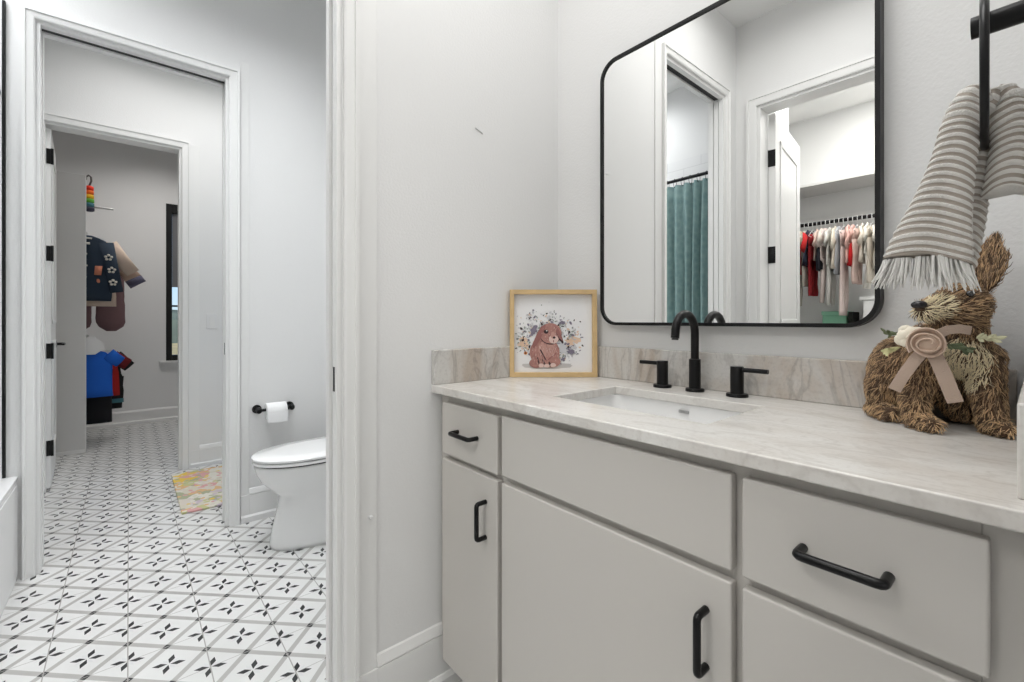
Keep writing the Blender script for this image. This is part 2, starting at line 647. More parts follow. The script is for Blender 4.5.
casing_x(0.0, 1, A_Y0, A_Y1, A_H, cl=0.045, cr=0.040)
casing_x(XA, -1, A_Y0, A_Y1, A_H)
jA = jamb_x(XA, 0.0, A_Y0, A_Y1, A_H, slot=(-0.060, -0.026))
casing_x(XC1, 1, C_Y0, C_Y1, C_H, cl=0.041, cr=0.052)
casing_x(XC0, -1, C_Y0, C_Y1, C_H)
jC = jamb_x(XC0, XC1, C_Y0, C_Y1, C_H, slot=(-1.753, -1.709))
casing_x(XD1, 1, D_Y0, D_Y1, D_H)
jD = jamb_x(XD0, XD1, D_Y0, D_Y1, D_H)
# pocket-door edges standing back inside the slots, with their dark track above
for nm, x0, x1, y0, y1, zh in (('A', -0.060, -0.026, A_Y0, A_Y1, A_H), ('C', -1.753, -1.709, C_Y0, C_Y1, C_H)):
    g = G().box(x0 + 0.004, x1 - 0.004, y0 - 0.001, y0 + 0.009, 0.01, zh - 0.02)
    g.box(x0, x1, y1 - 0.004, y1, 0, zh - 0.012)
    struct(g.build('trim_%d' % (trim_n[0] + 1), M['trim'], bevel=0.001))
    trim_n[0] += 1
    tr = G().box(x0 + 0.003, x1 - 0.003, y0, y1, zh - 0.004, zh).build('trim_%d' % (trim_n[0] + 1), M['near_black'])
    struct(tr)
    trim_n[0] += 1
# strike plates on the latch-side jambs
G().box(-0.024, -0.014, A_Y1 - 0.0135, A_Y1 - 0.0118, 0.935, 1.000).build('strike_plate', M['black'], parent=jA)
G().box(-1.707, -1.697, C_Y1 - 0.0135, C_Y1 - 0.0118, 0.935, 1.000).build('strike_plate', M['black'], parent=jC)

# casing round the nursery-closet door (wall of constant y)
g = G()
prof = [(0.004, 0.0), (0.004, 0.012), (0.009, 0.015), (0.74, 0.017), (0.78, 0.022), (1.0, 0.022), (1.0, 0.0)]
ringy = lambda xc, zc, sx, up: [(xc + sx * (d_ if d_ < 0.02 else d_ * CW), YE1 + t_, zc + (0 if not up else (d_ if d_ < 0.02 else d_ * CW))) for d_, t_ in prof]
g.loft([ringy(E_X0, 0.0, -1, False), ringy(E_X0, E_H, -1, True), ringy(E_X1, E_H, 1, True), ringy(E_X1, 0.0, 1, False)])
trim(g)
g = G()
g.box(E_X0, E_X0 + 0.012, YE0, YE1, 0, E_H).box(E_X1 - 0.012, E_X1, YE0, YE1, 0, E_H).box(E_X0 + 0.012, E_X1 - 0.012, YE0, YE1, E_H - 0.012, E_H)
trim(g, 0.0015)


# ---- wall panelling (stile, bottom rail with sloped top) and baseboards
def panelling_x(xf, y0, y1, stile, zc=0.160, dep=0.012, zt=CEIL):
    """stile from y0 to y0+stile, bottom rail to y1, on a wall of constant x looking +x"""
    g = G()
    g.box(xf, xf + dep * 0.5, y0, y0 + stile, zc, zt)
    # bottom rail: face, then sloped ledge
    prof = [(xf, 0.02), (xf + dep, 0.02), (xf + dep, zc - 0.0012), (xf + dep - 0.005, zc), (xf + dep, zc + 0.0012), (xf + dep, zc + 0.006), (xf + dep * 0.35, zc + 0.030), (xf, zc + 0.034)]
    r0 = [(x, y0 + stile, z) for x, z in prof]
    r1 = [(x, y1, z) for x, z in prof]
    g.loft([r0, r1])
    g.box(xf, xf + dep, y0, y0 + stile, 0.02, zc)
    return trim(g, 0.0015)


def baseboard_x(name, xf, y0, y1, h=0.042, th=0.026, sgn=1):
    prof = [(xf, 0), (xf + sgn * th, 0), (xf + sgn * th, h - 0.010), (xf + sgn * (th - 0.008), h), (xf, h)]
    return struct(G().loft([[(x, y0, z) for x, z in prof], [(x, y1, z) for x, z in prof]]).build(name, M['trim']))


panelling_x(0.0, A_Y1 + 0.040, -0.018, 0.056)
baseboard_x('baseboard_left', 0.0, A_Y1 + 0.042, -0.018)
panelling_x(XC1, C_Y1 + CW, 0.0, 0.040, zc=0.150, zt=2.555)
baseboard_x('baseboard_toilet_room', XC1, C_Y1 + CW, 0.0, h=0.040, th=0.020)
panelling_x(XD1, D_Y1 + CW, 1.0, 0.055, zc=0.130, zt=2.46)
baseboard_x('baseboard_hall', XD1, D_Y1 + CW, 1.0, h=0.035, th=0.020)
prof = [(XW, 0), (XW + 0.018, 0), (XW + 0.018, 0.130), (XW + 0.008, 0.150), (XW, 0.150)]
struct(G().loft([[(x, -2.2, z) for x, z in prof], [(x, 0.4, z) for x, z in prof]]).build('baseboard_closet', M['trim']))
prof = [(0.024, 0), (0.024, 0.030), (0.018, 0.038), (0, 0.038), (0, 0)]
struct(G().loft([[(XW + 0.018 + x, -2.2, z) for x, z in prof], [(XW + 0.018 + x, 0.4, z) for x, z in prof]]).build('baseboard_closet_shoe', M['trim']))

# ---- doors
def leaf_mesh(L, H, T, name):
    """door leaf in local coordinates: hinge edge at x=0, leaf along -x, thickness y in [-T, 0]"""
    g = G()
    g.box(-L, 0, -T, 0, 0.012, H)
    for s_, yf in ((1, 0.0), (-1, -T)):
        for z0, z1 in ((0.24, 0.98), (1.10, H - 0.14)):
            x0, x1 = -L + 0.11, -0.11
            wv, dp = 0.028, 0.007
            for a, b_, c, d_ in ((x0, x1, z0, z0 + wv), (x0, x1, z1 - wv, z1), (x0, x0 + wv, z0, z1), (x1 - wv, x1, z0, z1)):
                g.box(a, b_, yf, yf + s_ * dp, c, d_)
    o = g.build(name, M['trim'], bevel=0.003)
    return struct(o)


def hinge_part(par, zs, T):
    for z in zs:
        g = G().box(-0.003, 0.003, -T + 0.004, -0.003, z - 0.05, z + 0.05)
        g.cyl((0.004, 0.006, z - 0.052), (0.004, 0.006, z + 0.052), 0.007, n=10)
        g.box(0.003, 0.0035, -T, 0.006, z - 0.05, z + 0.05)
        o = g.build('hinge', M['black'], bevel=0.001)
        o.parent = par


def lever_part(par, x, z, yf, s_):
    g = G()
    g.lathe([(0.026, 0), (0.026, s_ * 0.008), (0.011, s_ * 0.010), (0.011, s_ * 0.050)], (x, yf, z), 20, 'y')
    g.tube([(x, yf + s_ * 0.045, z), (x + 0.03, yf + s_ * 0.048, z), (x + 0.11, yf + s_ * 0.046, z)], [0.010, 0.010, 0.008], 10)
    o = g.build('door_handle', M['black'], smooth=True)
    o.parent = par


d1 = leaf_mesh(0.685, 2.39, 0.042, 'door_1')
d1.location = (-3.045, -1.664, 0)
d1.rotation_euler = (0, 0, math.radians(3.2))
hinge_part(d1, (0.278, 0.92, 1.565, 2.207), 0.042)
lever_part(d1, -0.625, 0.942, 0.0, 1)
lever_part(d1, -0.625, 0.942, -0.042, -1)
d2 = leaf_mesh(0.735, 2.365, 0.040, 'door_2')
d2.location = (0.136, -1.762, 0)
d2.rotation_euler = (0, 0, math.radians(82.6))
hinge_part(d2, (0.30, 0.92, 1.515, 2.095), 0.040)
lever_part(d2, -0.672, 0.945, -0.04, -1)

# ---- closet window
win = struct(G().box(XW - 0.10, XW - 0.005, W_Y0, W_Y0 + 0.055, W_Z0, W_Z1).box(XW - 0.10, XW - 0.005, W_Y1 - 0.055, W_Y1, W_Z0, W_Z1)
             .box(XW - 0.10, XW - 0.005, W_Y0 + 0.055, W_Y1 - 0.055, W_Z0, W_Z0 + 0.06)
             .box(XW - 0.10, XW - 0.005, W_Y0 + 0.055, W_Y1 - 0.055, W_Z1 - 0.10, W_Z1).build('window_1', M['black2'], bevel=0.004))
M['navy_frame'] = M['black2']
G().box(XW - 0.075, XW - 0.055, W_Y0 + 0.055, W_Y1 - 0.055, 1.275, 1.295).box(XW - 0.075, XW - 0.055, -0.44, -0.42, W_Z0 + 0.06, W_Z1 - 0.10) \
    .build('mullion', M['black2'], parent=win)
G().box(XW - 0.068, XW - 0.062, W_Y0 + 0.055, W_Y1 - 0.055, W_Z0 + 0.06, W_Z1 - 0.10).build('pane', M['glass'], parent=win)
shade_m = mat('roller_shade', srgb(120, 120, 122), 0.8)
G().box(XW - 0.050, XW - 0.044, W_Y0 + 0.058, W_Y1 - 0.058, 1.52, W_Z1 - 0.10).box(XW - 0.055, XW - 0.039, W_Y0 + 0.058, W_Y1 - 0.058, 1.50, 1.525) \
    .build('roller_shade', shade_m, parent=win)
trim(G().box(XW - 0.02, XW + 0.045, W_Y0 - 0.06, W_Y1 + 0.06, W_Z0 - 0.022, W_Z0).box(XW, XW + 0.014, W_Y0 - 0.035, W_Y1 + 0.035, W_Z0 - 0.085, W_Z0 - 0.022))

# ---- ground and hill outside the window
struct(G().box(-120, XW - 0.14, -60, 60, -0.6, -0.5).build('ground', M['grass']))
rings = []
for i in range(24):
    yv = -30 + 60 * i / 23
    hh = 1.55 + 0.35 * math.sin(i * 1.1) + 0.25 * math.sin(i * 2.7)
    rings.append([(-60, yv, -0.6), (-38, yv, -0.6), (-40, yv, hh * 0.6), (-44, yv, hh), (-60, yv, hh * 0.9)])
tag(G().loft(rings).build('wooded_hill', M['hill'], origin=(-48, 0, -0.6)), 'grey green wooded hill far outside the closet window', 'hill')

# ---- shower tile on the end wall of the tub alcove, with its black edge strip
struct(G().box(XC1, XC1 + 0.012, -2.40, -1.682, 0.40, 2.48).build('wall_shower_tile', M['shower_tile']))
struct(G().box(XC1 + 0.012, XA - 0.001, -2.402, -2.392, 0.40, 2.48).build('wall_shower_tile_long', M['shower_tile']))
struct(G().box(XC1, XC1 + 0.014, -1.682, -1.672, 0.452, 2.485).build('trim_%d' % (trim_n[0] + 1), M['black2']))

# ------------------------------------------------------------------ VANITY
XF1 = 1.197                         # right end of the vanity
van = empty('vanity_cabinet', (0.6, -0.28, 0))
tag(van, 'pale greige vanity cabinet with slab fronts and black bar pulls under the stone countertop', 'cabinet')
YFR = -0.535
g = G()
g.box(0.002, 0.020, YFR + 0.02, -0.019, 0.10, 0.90)               # left side
g.box(XF1 - 0.020, XF1 - 0.002, YFR + 0.02, -0.019, 0.10, 0.90)
g.box(0.020, XF1 - 0.02, -0.030, -0.019, 0.10, 0.90)              # back
g.box(0.020, XF1 - 0.02, YFR + 0.02, -0.030, 0.10, 0.118)         # bottom
g.box(0.020, XF1 - 0.02, YFR + 0.08, YFR + 0.095, 0.0, 0.10)      # toe kick
for a, b_ in ((0.002, 0.045), (0.296, 0.326), (0.880, 0.912), (1.158, XF1 - 0.002)):
    g.box(a, b_, YFR, YFR + 0.02, 0.10, 0.90)
for a, b_ in ((0.10, 0.125), (0.700, 0.740), (0.872, 0.902)):
    g.box(0.045, 1.158, YFR + 0.0005, YFR + 0.02, a, b_)
g.box(0.90, 1.16, YFR + 0.0005, YFR + 0.02, 0.405, 0.435)
g.build('body', M['cabinet'], parent=van, bevel=0.0015)


def slab(x0, x1, z0, z1, name):
    return G().box(x0, x1, -0.556, YFR - 0.001, z0, z1).build(name, M['cabinet'], parent=van, bevel=0.0035, seg=3)


def pull(par, c, vert):
    """bar pull 105 mm long with two posts, in front of y = -0.556"""
    L, pr, yb = 0.0525, 0.030, -0.556
    g = G()
    prof = [(-L + 0.006, 0.0), (-L + 0.006, -pr + 0.0075), (-L + 0.0068, -pr + 0.0035), (-L + 0.0095, -pr + 0.0008), (-L + 0.0135, -pr),
            (L - 0.0135, -pr), (L - 0.0095, -pr + 0.0008), (L - 0.0068, -pr + 0.0035), (L - 0.006, -pr + 0.0075), (L - 0.006, 0.0)]
    if vert:
        path = [(c[0], yb + q, c[1] + p) for p, q in prof]
        up = (1, 0, 0)
    else:
        path = [(c[0] + p, yb + q, c[1]) for p, q in prof]
        up = (0, 0, 1)
    g.tube(path, 0.0062, 12, up=up)
    return g.build('handle', M['black'], parent=par, smooth=True)


pull(slab(0.039, 0.303, 0.728, 0.880, 'drawer'), (0.170, 0.806), False)
pull(slab(0.039, 0.303, 0.108, 0.713, 'door'), (0.254, 0.600), True)
slab(0.319, 0.888, 0.732, 0.883, 'false_front')
pull(slab(0.319, 0.888, 0.108, 0.714, 'door'), (0.848, 0.608), True)
pull(slab(0.904, 1.165, 0.731, 0.883, 'drawer'), (1.033, 0.808), False)
pull(slab(0.904, 1.165, 0.420, 0.714, 'drawer'), (1.033, 0.567), False)
pull(slab(0.904, 1.165, 0.108, 0.404, 'drawer'), (1.033, 0.26), False)

# ---- countertop with sink cut-out and splashes
ct = empty('countertop', (0.6, -0.28, 0.905))
tag(ct, 'pale veined quartzite countertop with backsplash on the greige vanity', 'countertop')
ZC = 0.929
SX0, SX1, SY0, SY1 = 0.386, 0.792, -0.440, -0.172
xs, ys = [0.001, SX0, SX1, XF1 - 0.001], [-0.573, SY0, SY1, -0.0185]
vv, ff = [], []
for z in (0.9055, ZC):
    for y in ys:
        for x in xs:
            vv.append((x, y, z))
idx = lambda i, j, k: k * 16 + j * 4 + i
for j in range(3):
    for i in range(3):
        if i == 1 and j == 1:
            continue
        ff.append((idx(i, j, 1), idx(i + 1, j, 1), idx(i + 1, j + 1, 1), idx(i, j + 1, 1)))
        ff.append((idx(i, j, 0), idx(i, j + 1, 0), idx(i + 1, j + 1, 0), idx(i + 1, j, 0)))
for i in range(3):
    ff.append((idx(i, 0, 0), idx(i + 1, 0, 0), idx(i + 1, 0, 1), idx(i, 0, 1)))
    ff.append((idx(i, 3, 0), idx(i, 3, 1), idx(i + 1, 3, 1), idx(i + 1, 3, 0)))
    ff.append((idx(0, i, 0), idx(0, i, 1), idx(0, i + 1, 1), idx(0, i + 1, 0)))
    ff.append((idx(3, i, 0), idx(3, i + 1, 0), idx(3, i + 1, 1), idx(3, i, 1)))
for a, b_ in (((1, 1), (2, 1)), ((2, 1), (2, 2)), ((2, 2), (1, 2)), ((1, 2), (1, 1))):
    ff.append((idx(*a, 0), idx(*a, 1), idx(*b_, 1), idx(*b_, 0)))
g = G()
g.add(vv, ff)
g.build('slab', M['stone'], parent=ct, bevel=0.003, seg=3)
G().box(0.022, XF1 - 0.024, -0.034, -0.0185, ZC, 1.034).build('backsplash', M['splash'], parent=ct, bevel=0.0025)
G().box(0.001, 0.021, -0.572, -0.0185, ZC, 1.034).build('backsplash', M['splash'], parent=ct, bevel=0.0025)
sd = G().box(1.184, XF1 - 0.001, -0.530, -0.035, ZC, 1.034).build('backsplash', M['stone'], parent=ct, bevel=0.0025)

# ---- sink
sk = empty('sink', (0.589, -0.306, 0.76))
tag(sk, 'white rectangular undermount sink set below the countertop cut-out', 'sink')


def rrect(x0, x1, y0, y1, z, r, n=6):
    pts = []
    for cx, cy, a0 in ((x1 - r, y1 - r, 0), (x0 + r, y1 - r, PI / 2), (x0 + r, y0 + r, PI), (x1 - r, y0 + r, 3 * PI / 2)):
        for k in range(n + 1):
            a = a0 + (PI / 2) * k / n
            pts.append((cx + r * math.cos(a), cy + r * math.sin(a), z))
    return pts


e = 0.006
rings = [rrect(SX0 - 0.03, SX1 + 0.03, SY0 - 0.03, SY1 + 0.03, 0.905, 0.03),
         rrect(SX0 - e, SX1 + e, SY0 - e, SY1 + e, 0.905, 0.03),
         rrect(SX0 - e, SX1 + e, SY0 - e, SY1 + e, 0.893, 0.03),
         rrect(SX0 + 0.004, SX1 - 0.004, SY0 + 0.004, SY1 - 0.004, 0.80, 0.04),
         rrect(SX0 + 0.03, SX1 - 0.03, SY0 + 0.03, SY1 - 0.03, 0.770, 0.05),
         rrect(0.56, 0.618, -0.335, -0.277, 0.764, 0.028)]
outer = [rrect(SX0 + 0.02, SX1 - 0.02, SY0 + 0.02, SY1 - 0.02, 0.757, 0.05),
         rrect(SX0 - 0.012, SX1 + 0.012, SY0 - 0.012, SY1 + 0.012, 0.79, 0.04),
         rrect(SX0 - 0.03, SX1 + 0.03, SY0 - 0.03, SY1 + 0.03, 0.890, 0.03)]
G().loft(rings + outer, close=True).build('basin', M['porcelain'], parent=sk, smooth=True)
G().lathe([(0.012, 0.0), (0.026, 0.0), (0.028, 0.003), (0.012, 0.004)], (0.589, -0.306, 0.764), 24).build('drain', M['steel'], parent=sk, smooth=True)
G().box(0.584, 0.612, SY1 + 0.0005, SY1 + 0.0030, 0.882, 0.890).build('overflow_slot', M['steel'], parent=sk, bevel=0.0006)

# ---- faucet
fa = empty('faucet', (0.575, -0.077, ZC))
tag(fa, 'matte black widespread gooseneck faucet with two lever handles behind the sink', 'faucet')
fx, fy = 0.583, -0.083
path = [(fx, fy, 1.015 + 0.075 * k / 6) for k in range(7)]
R_ = 0.051
for k in range(1, 17):
    a = PI * k / 16
    path.append((fx, fy - R_ + R_ * math.cos(a), 1.090 + R_ * math.sin(a)))
path.append((fx, fy - 2 * R_ - 0.002, 1.078))
G().tube(path, 0.0108, 20).lathe([(0.0245, 0), (0.0245, 0.006), (0.023, 0.008), (0.0155, 0.009), (0.0155, 0.088), (0.0115, 0.0895), (0.0108, 0.092)], (fx, fy, ZC), 28) \
    .build('spout', M['black'], parent=fa, smooth=True)
G().cyl((fx, fy - 2 * R_ - 0.002, 1.0775), (fx, fy - 2 * R_ - 0.0022, 1.073), 0.0085, n=16).build('aerator', M['near_black'], parent=fa)
for hx, sg in ((0.484, -1), (0.696, 1)):
    v = G().lathe([(0.026, 0), (0.026, 0.006), (0.0245, 0.008), (0.0160, 0.009), (0.0160, 0.075), (0.0150, 0.077)], (hx, fy, ZC), 28) \
        .build('valve_body', M['black'], parent=fa, smooth=True)
    G().cyl((hx + sg * 0.010, fy, ZC + 0.069), (hx + sg * 0.074, fy, ZC + 0.069), 0.0058, n=14).build('lever', M['black'], parent=v, smooth=True)

# ---- mirror
mi = empty('wall_mirror', (0.603, -0.018, 1.108))
tag(mi, 'large rectangular wall mirror with rounded corners and thin black frame above the sink', 'mirror')
MX0, MX1, MZ0, MZ1 = 0.233, 0.980, 1.108, 1.990


def rr_xz(x0, x1, z0, z1, y, r, n=10):
    return [(p[0], y, p[1]) for p in rrect(x0, x1, z0, z1, 0, r, n)]


fw, rr = 0.0095, 0.062
G().loft([rr_xz(MX0, MX1, MZ0, MZ1, -0.019, rr), rr_xz(MX0, MX1, MZ0, MZ1, -0.055, rr),
          rr_xz(MX0 + fw, MX1 - fw, MZ0 + fw, MZ1 - fw, -0.055, rr - fw), rr_xz(MX0 + fw, MX1 - fw, MZ0 + fw, MZ1 - fw, -0.019, rr - fw)], close=True) \
    .build('frame', M['black2'], parent=mi, smooth=True)
g = G()
g.loft([rr_xz(MX0 + fw - 0.001, MX1 - fw + 0.001, MZ0 + fw - 0.001, MZ1 - fw + 0.001, -0.022, rr - fw),
        rr_xz(MX0 + fw - 0.001, MX1 - fw + 0.001, MZ0 + fw - 0.001, MZ1 - fw + 0.001, -0.050, rr - fw)])
g.build('glass', M['mirror'], parent=mi)

# ---- framed print in the corner
FR = Vector((0.6482, 0.7615, 0))             # along the frame
FN = Vector((0.7615, -0.6482, 0))            # out of the print
lean = math.radians(1.5)
FU = (Vector((0, 0, 1)) * math.cos(lean) - FN * math.sin(lean))
FN2 = FN * math.cos(lean) + Vector((0, 0, 1)) * math.sin(lean)
F0 = Vector((0.0255, -0.281, ZC + 0.0008))
S_ = 0.300


def fpt(u, v, d):
    return F0 + FR * (u * S_) + FU * (v * S_) + FN2 * d


pic = empty('framed_picture', F0 + FR * 0.15)
tag(pic, 'small square oak framed rabbit watercolour standing in the counter corner', 'picture')
g = G()
fo = 0.052
loop = lambda a, d: [fpt(a, a, d), fpt(1 - a, a, d), fpt(1 - a, 1 - a, d), fpt(a, 1 - a, d)]
g.loft([loop(0, -0.022), loop(0, 0.0), loop(fo, 0.0), loop(fo, -0.022)], close=True)
g.build('frame', M['wood'], parent=pic, bevel=0.0008)
P = G()
pm = [M['paper'], mat('ink_body', srgb(172, 126, 118), 0.9, vary=0.18, vscale=60), mat('ink_ear', srgb(150, 102, 98), 0.9), mat('ink_dark', srgb(58, 44, 48), 0.9),
      mat('ink_muzzle', srgb(216, 190, 182), 0.9), mat('ink_white', srgb(236, 232, 230), 0.9), mat('ink_shadow', srgb(196, 194, 194), 0.9),
      mat('ink_violet', srgb(128, 122, 138), 0.9), mat('ink_peach', srgb(226, 196, 170), 0.9), mat('ink_orange', srgb(206, 132, 70), 0.9),
      mat('ink_green', srgb(150, 160, 152), 0.9), mat('ink_mist', srgb(206, 206, 210), 0.9), mat('ink_chest', srgb(190, 148, 138), 0.9)]
P.add([fpt(fo, fo, -0.018), fpt(1 - fo, fo, -0.018), fpt(1 - fo, 1 - fo, -0.018), fpt(fo, 1 - fo, -0.018),
       fpt(fo, fo, -0.0215), fpt(1 - fo, fo, -0.0215), fpt(1 - fo, 1 - fo, -0.0215), fpt(fo, 1 - fo, -0.0215)],
      [(0, 1, 2, 3), (7, 6, 5, 4)], 0)
lay = [0]


def ink(pts, mi):
    lay[0] += 1
    d = -0.0178 + lay[0] * 0.000006
    P.add([fpt((x - 62) / 553, (600 - y) / 545, d) for x, y in pts], [tuple(range(len(pts)))], mi)


def ink_ell(cx, cy, rx, ry, mi, rot=0.0, n=22, wob=0.0):
    pts = []
    for k in range(n):
        a = 2 * PI * k / n
        w_ = 1 + (rng.uniform(-wob, wob) if wob else 0)
        x, y = rx * math.cos(a) * w_, ry * math.sin(a) * w_
        pts.append((cx + x * math.cos(rot) - y * math.sin(rot), cy + x * math.sin(rot) + y * math.cos(rot)))
    ink(pts, mi)


ink_ell(300, 532, 170, 20, 6, wob=0.1)
ink_ell(420, 420, 60, 40, 11, wob=0.3)
ink_ell(150, 390, 32, 36, 8, wob=0.3)
ink_ell(460, 370, 45, 30, 8, wob=0.35)
for k in range(420):
    a = rng.uniform(PI * 0.95, PI * 2.08)
    rad = rng.gauss(150, 42)
    x, y = 300 + rad * math.cos(a) * 1.12, 400 + rad * math.sin(a) * 1.05
    if x < 100 or x > 545 or y < 110 or y > 500:
        continue
    if rng.random() < 0.35:
        x, y = rng.gauss(*rng.choice([(215, 300), (385, 260), (460, 440), (410, 470), (165, 430), (190, 215), (330, 225), (230, 250)])) if False else (0, 0)
        c = rng.choice([(215, 300), (385, 262), (460, 440), (405, 475), (160, 430), (190, 220), (320, 225), (470, 330)])
        x, y = c[0] + rng.gauss(0, 20), c[1] + rng.gauss(0, 18)
    s1 = rng.uniform(3, 11)
    ink_ell(x, y, s1, s1 * rng.uniform(0.3, 0.7), rng.choice([7, 7, 3, 10, 10, 11, 8, 6, 11]), rot=rng.uniform(0, PI), n=8, wob=0.2)
ink_ell(163, 452, 11, 10, 9)
ink_ell(163, 452, 5, 5, 3)
for x, y, rx, ry in ((455, 445, 26, 14), (400, 490, 16, 9), (215, 310, 18, 30), (395, 262, 18, 10)):
    ink_ell(x, y, rx, ry, 7, rot=rng.uniform(-0.6, 0.6), wob=0.35)
ink_ell(285, 448, 96, 92, 1, wob=0.02)
ink_ell(232, 515, 46, 30, 2)
ink_ell(232, 513, 43, 27, 1)
ink_ell(330, 505, 56, 38, 1)
ink_ell(300, 425, 56, 52, 12, wob=0.03)
ink([(252, 430), (262, 430), (292, 488), (300, 500), (286, 492)], 3)
ink([(352, 452), (360, 456), (312, 494), (298, 502), (306, 490)], 2)
ink([(235, 480), (242, 478), (252, 515), (250, 535), (243, 515)], 3)
ink([(268, 490), (276, 492), (290, 520), (286, 540), (276, 520)], 3)
ink([(308, 510), (314, 505), (326, 520), (322, 540), (314, 528)], 3)
for k in range(170):
    a, q_ = rng.uniform(0, 2 * PI), math.sqrt(rng.random())
    x, y = 285 + 86 * q_ * math.cos(a), 452 + 84 * q_ * math.sin(a)
    ln = rng.uniform(10, 24)
    dx = rng.uniform(-4, 4)
    ink([(x - 1.6, y), (x + 1.6, y), (x + dx, y + ln)], rng.choice([2, 12, 12, 4, 2]))
ink_ell(262, 530, 16, 13, 4)
ink_ell(298, 532, 18, 12, 4)
ink_ell(338, 528, 18, 14, 4)
ink_ell(322, 332, 72, 66, 3)
ink_ell(322, 328, 70, 64, 1)
ink([(296, 268), (262, 285), (235, 330), (205, 400), (212, 422), (236, 400), (262, 356), (284, 310)], 2)
ink([(345, 282), (375, 306), (395, 350), (405, 384), (398, 394), (378, 370), (358, 328)], 3)
ink([(345, 278), (372, 300), (392, 345), (400, 376), (378, 360), (356, 320)], 2)
for k in range(60):
    a, q_ = rng.uniform(0, 2 * PI), math.sqrt(rng.random())
    x, y = 315 + 58 * q_ * math.cos(a), 322 + 50 * q_ * math.sin(a)
    ink([(x - 1.4, y), (x + 1.4, y), (x + rng.uniform(-6, 2), y + rng.uniform(8, 16))], rng.choice([2, 12, 12, 4]))
ink_ell(342, 366, 30, 27, 4)
ink_ell(337, 340, 14, 22, 12)
ink_ell(345, 355, 9, 7, 3)
ink_ell(341, 378, 3, 9, 2)
ink_ell(294, 318, 15, 13, 3)
ink_ell(298, 312, 4, 4, 5)
P.build('print', pm, parent=pic, fix=False)

# ---- towel ring on the right wall
RX, RY, RZ = 1.150, -0.360, 1.538
tr = empty('towel_ring', (1.197, RY, RZ))
tag(tr, 'round black towel ring on a short post at the right wall above the straw rabbit', 'towel ring')
g = G()
g.tube([(1.195, RY, RZ), (RX - 0.013, RY, RZ)], 0.0145, 18)
g.build('post', M['black'], parent=tr, smooth=True)
G().lathe([(0.026, -0.010), (0.026, -0.001)], (1.197, RY, RZ), 24, 'x').build('wall_plate', M['black'], parent=tr, smooth=True)
R0 = 0.100
G().tube([(RX - 0.056 * R0 * math.sin(2 * PI * k / 48), RY + R0 * math.sin(2 * PI * k / 48), 1.468 + R0 * math.cos(2 * PI * k / 48)) for k in range(48)], 0.0046, 12, close=True) \
    .build('ring', M['black'], parent=tr, smooth=True)

# ---- hand towel through the ring
TR_ = Vector((0.995, 0.105, 0))
TT_ = Vector((0.105, -0.995, 0))
tw_cream = mat('towel_terry', (0.78, 0.76, 0.72), 0.95, bump=0.8, scale=420, sheen=0.3)
tw_tan = mat('towel_flat', (0.42, 0.37, 0.32), 0.95, bump=0.3, scale=300)
tow = empty('hand_towel', (1.12, -0.385, 1.17))
tag(tow, 'cream and taupe striped hand towel with fringe hanging through the black ring', 'towel')


def drape(g, keys, npr=52, pitch=0.0102, folds=3, amp=0.10, rib=0.0016, phase=0.0):
    """keys: (centre xyz, half width along TR, half depth along TT). rings are resampled so every rib gets rows"""
    K = [(Vector(c), a, b_) for c, a, b_ in keys]
    L = [0]
    for i in range(1, len(K)):
        L.append(L[-1] + (K[i][0] - K[i - 1][0]).length)
    tot = L[-1]
    n = int(tot / pitch) * 8
    rings, mats = [], []
    for i in range(n + 1):
        s_ = tot * i / n
        j = max(k for k in range(len(L)) if L[k] <= s_ + 1e-9)
        j = min(j, len(K) - 2)
        f_ = (s_ - L[j]) / (L[j + 1] - L[j])
        # catmull-rom
        def cr(get):
            p0, p1, p2, p3 = get(K[max(j - 1, 0)]), get(K[j]), get(K[j + 1]), get(K[min(j + 2, len(K) - 1)])
            return 0.5 * ((2 * p1) + (p2 - p0) * f_ + (2 * p0 - 5 * p1 + 4 * p2 - p3) * f_ ** 2 + (3 * p1 - p0 - 3 * p2 + p3) * f_ ** 3)
        c = cr(lambda k: k[0])
        tg = (cr(lambda k: k[0]))
        c2 = K[j + 1][0] - K[j][0]
        a, b_ = cr(lambda k: k[1]), cr(lambda k: k[2])
        tgn = c2.normalized()
        ax = (TR_ - tgn * TR_.dot(tgn)).normalized()
        if ax.length < 0.5:
            ax = TR_
        ph = (s_ / pitch) % 1.0
        bulge = rib * (math.sqrt(max(0.0, 1 - ((ph - 0.29) / 0.29) ** 2)) if ph < 0.58 else 0.0)
        ring = []
        for k in range(npr):
            th = 2 * PI * k / npr
            w_ = 1 + amp * math.sin(folds * th + phase + 0.8 * math.sin(s_ * 9)) + 0.04 * math.sin(5 * th + s_ * 22)
            x = (a * w_ + bulge) * math.cos(th)
            y = (b_ * w_ + bulge) * math.sin(th)
            ring.append(c + ax * x + TT_ * y + Vector((0, 0, -0.006 * math.cos(th * 2) * min(1, s_ * 8))))
        rings.append(ring)
    mats = [0 if ((tot * (i + 0.5) / n / pitch) % 1.0) < 0.58 else 1 for i in range(n)]
    g.loft(rings, mats)


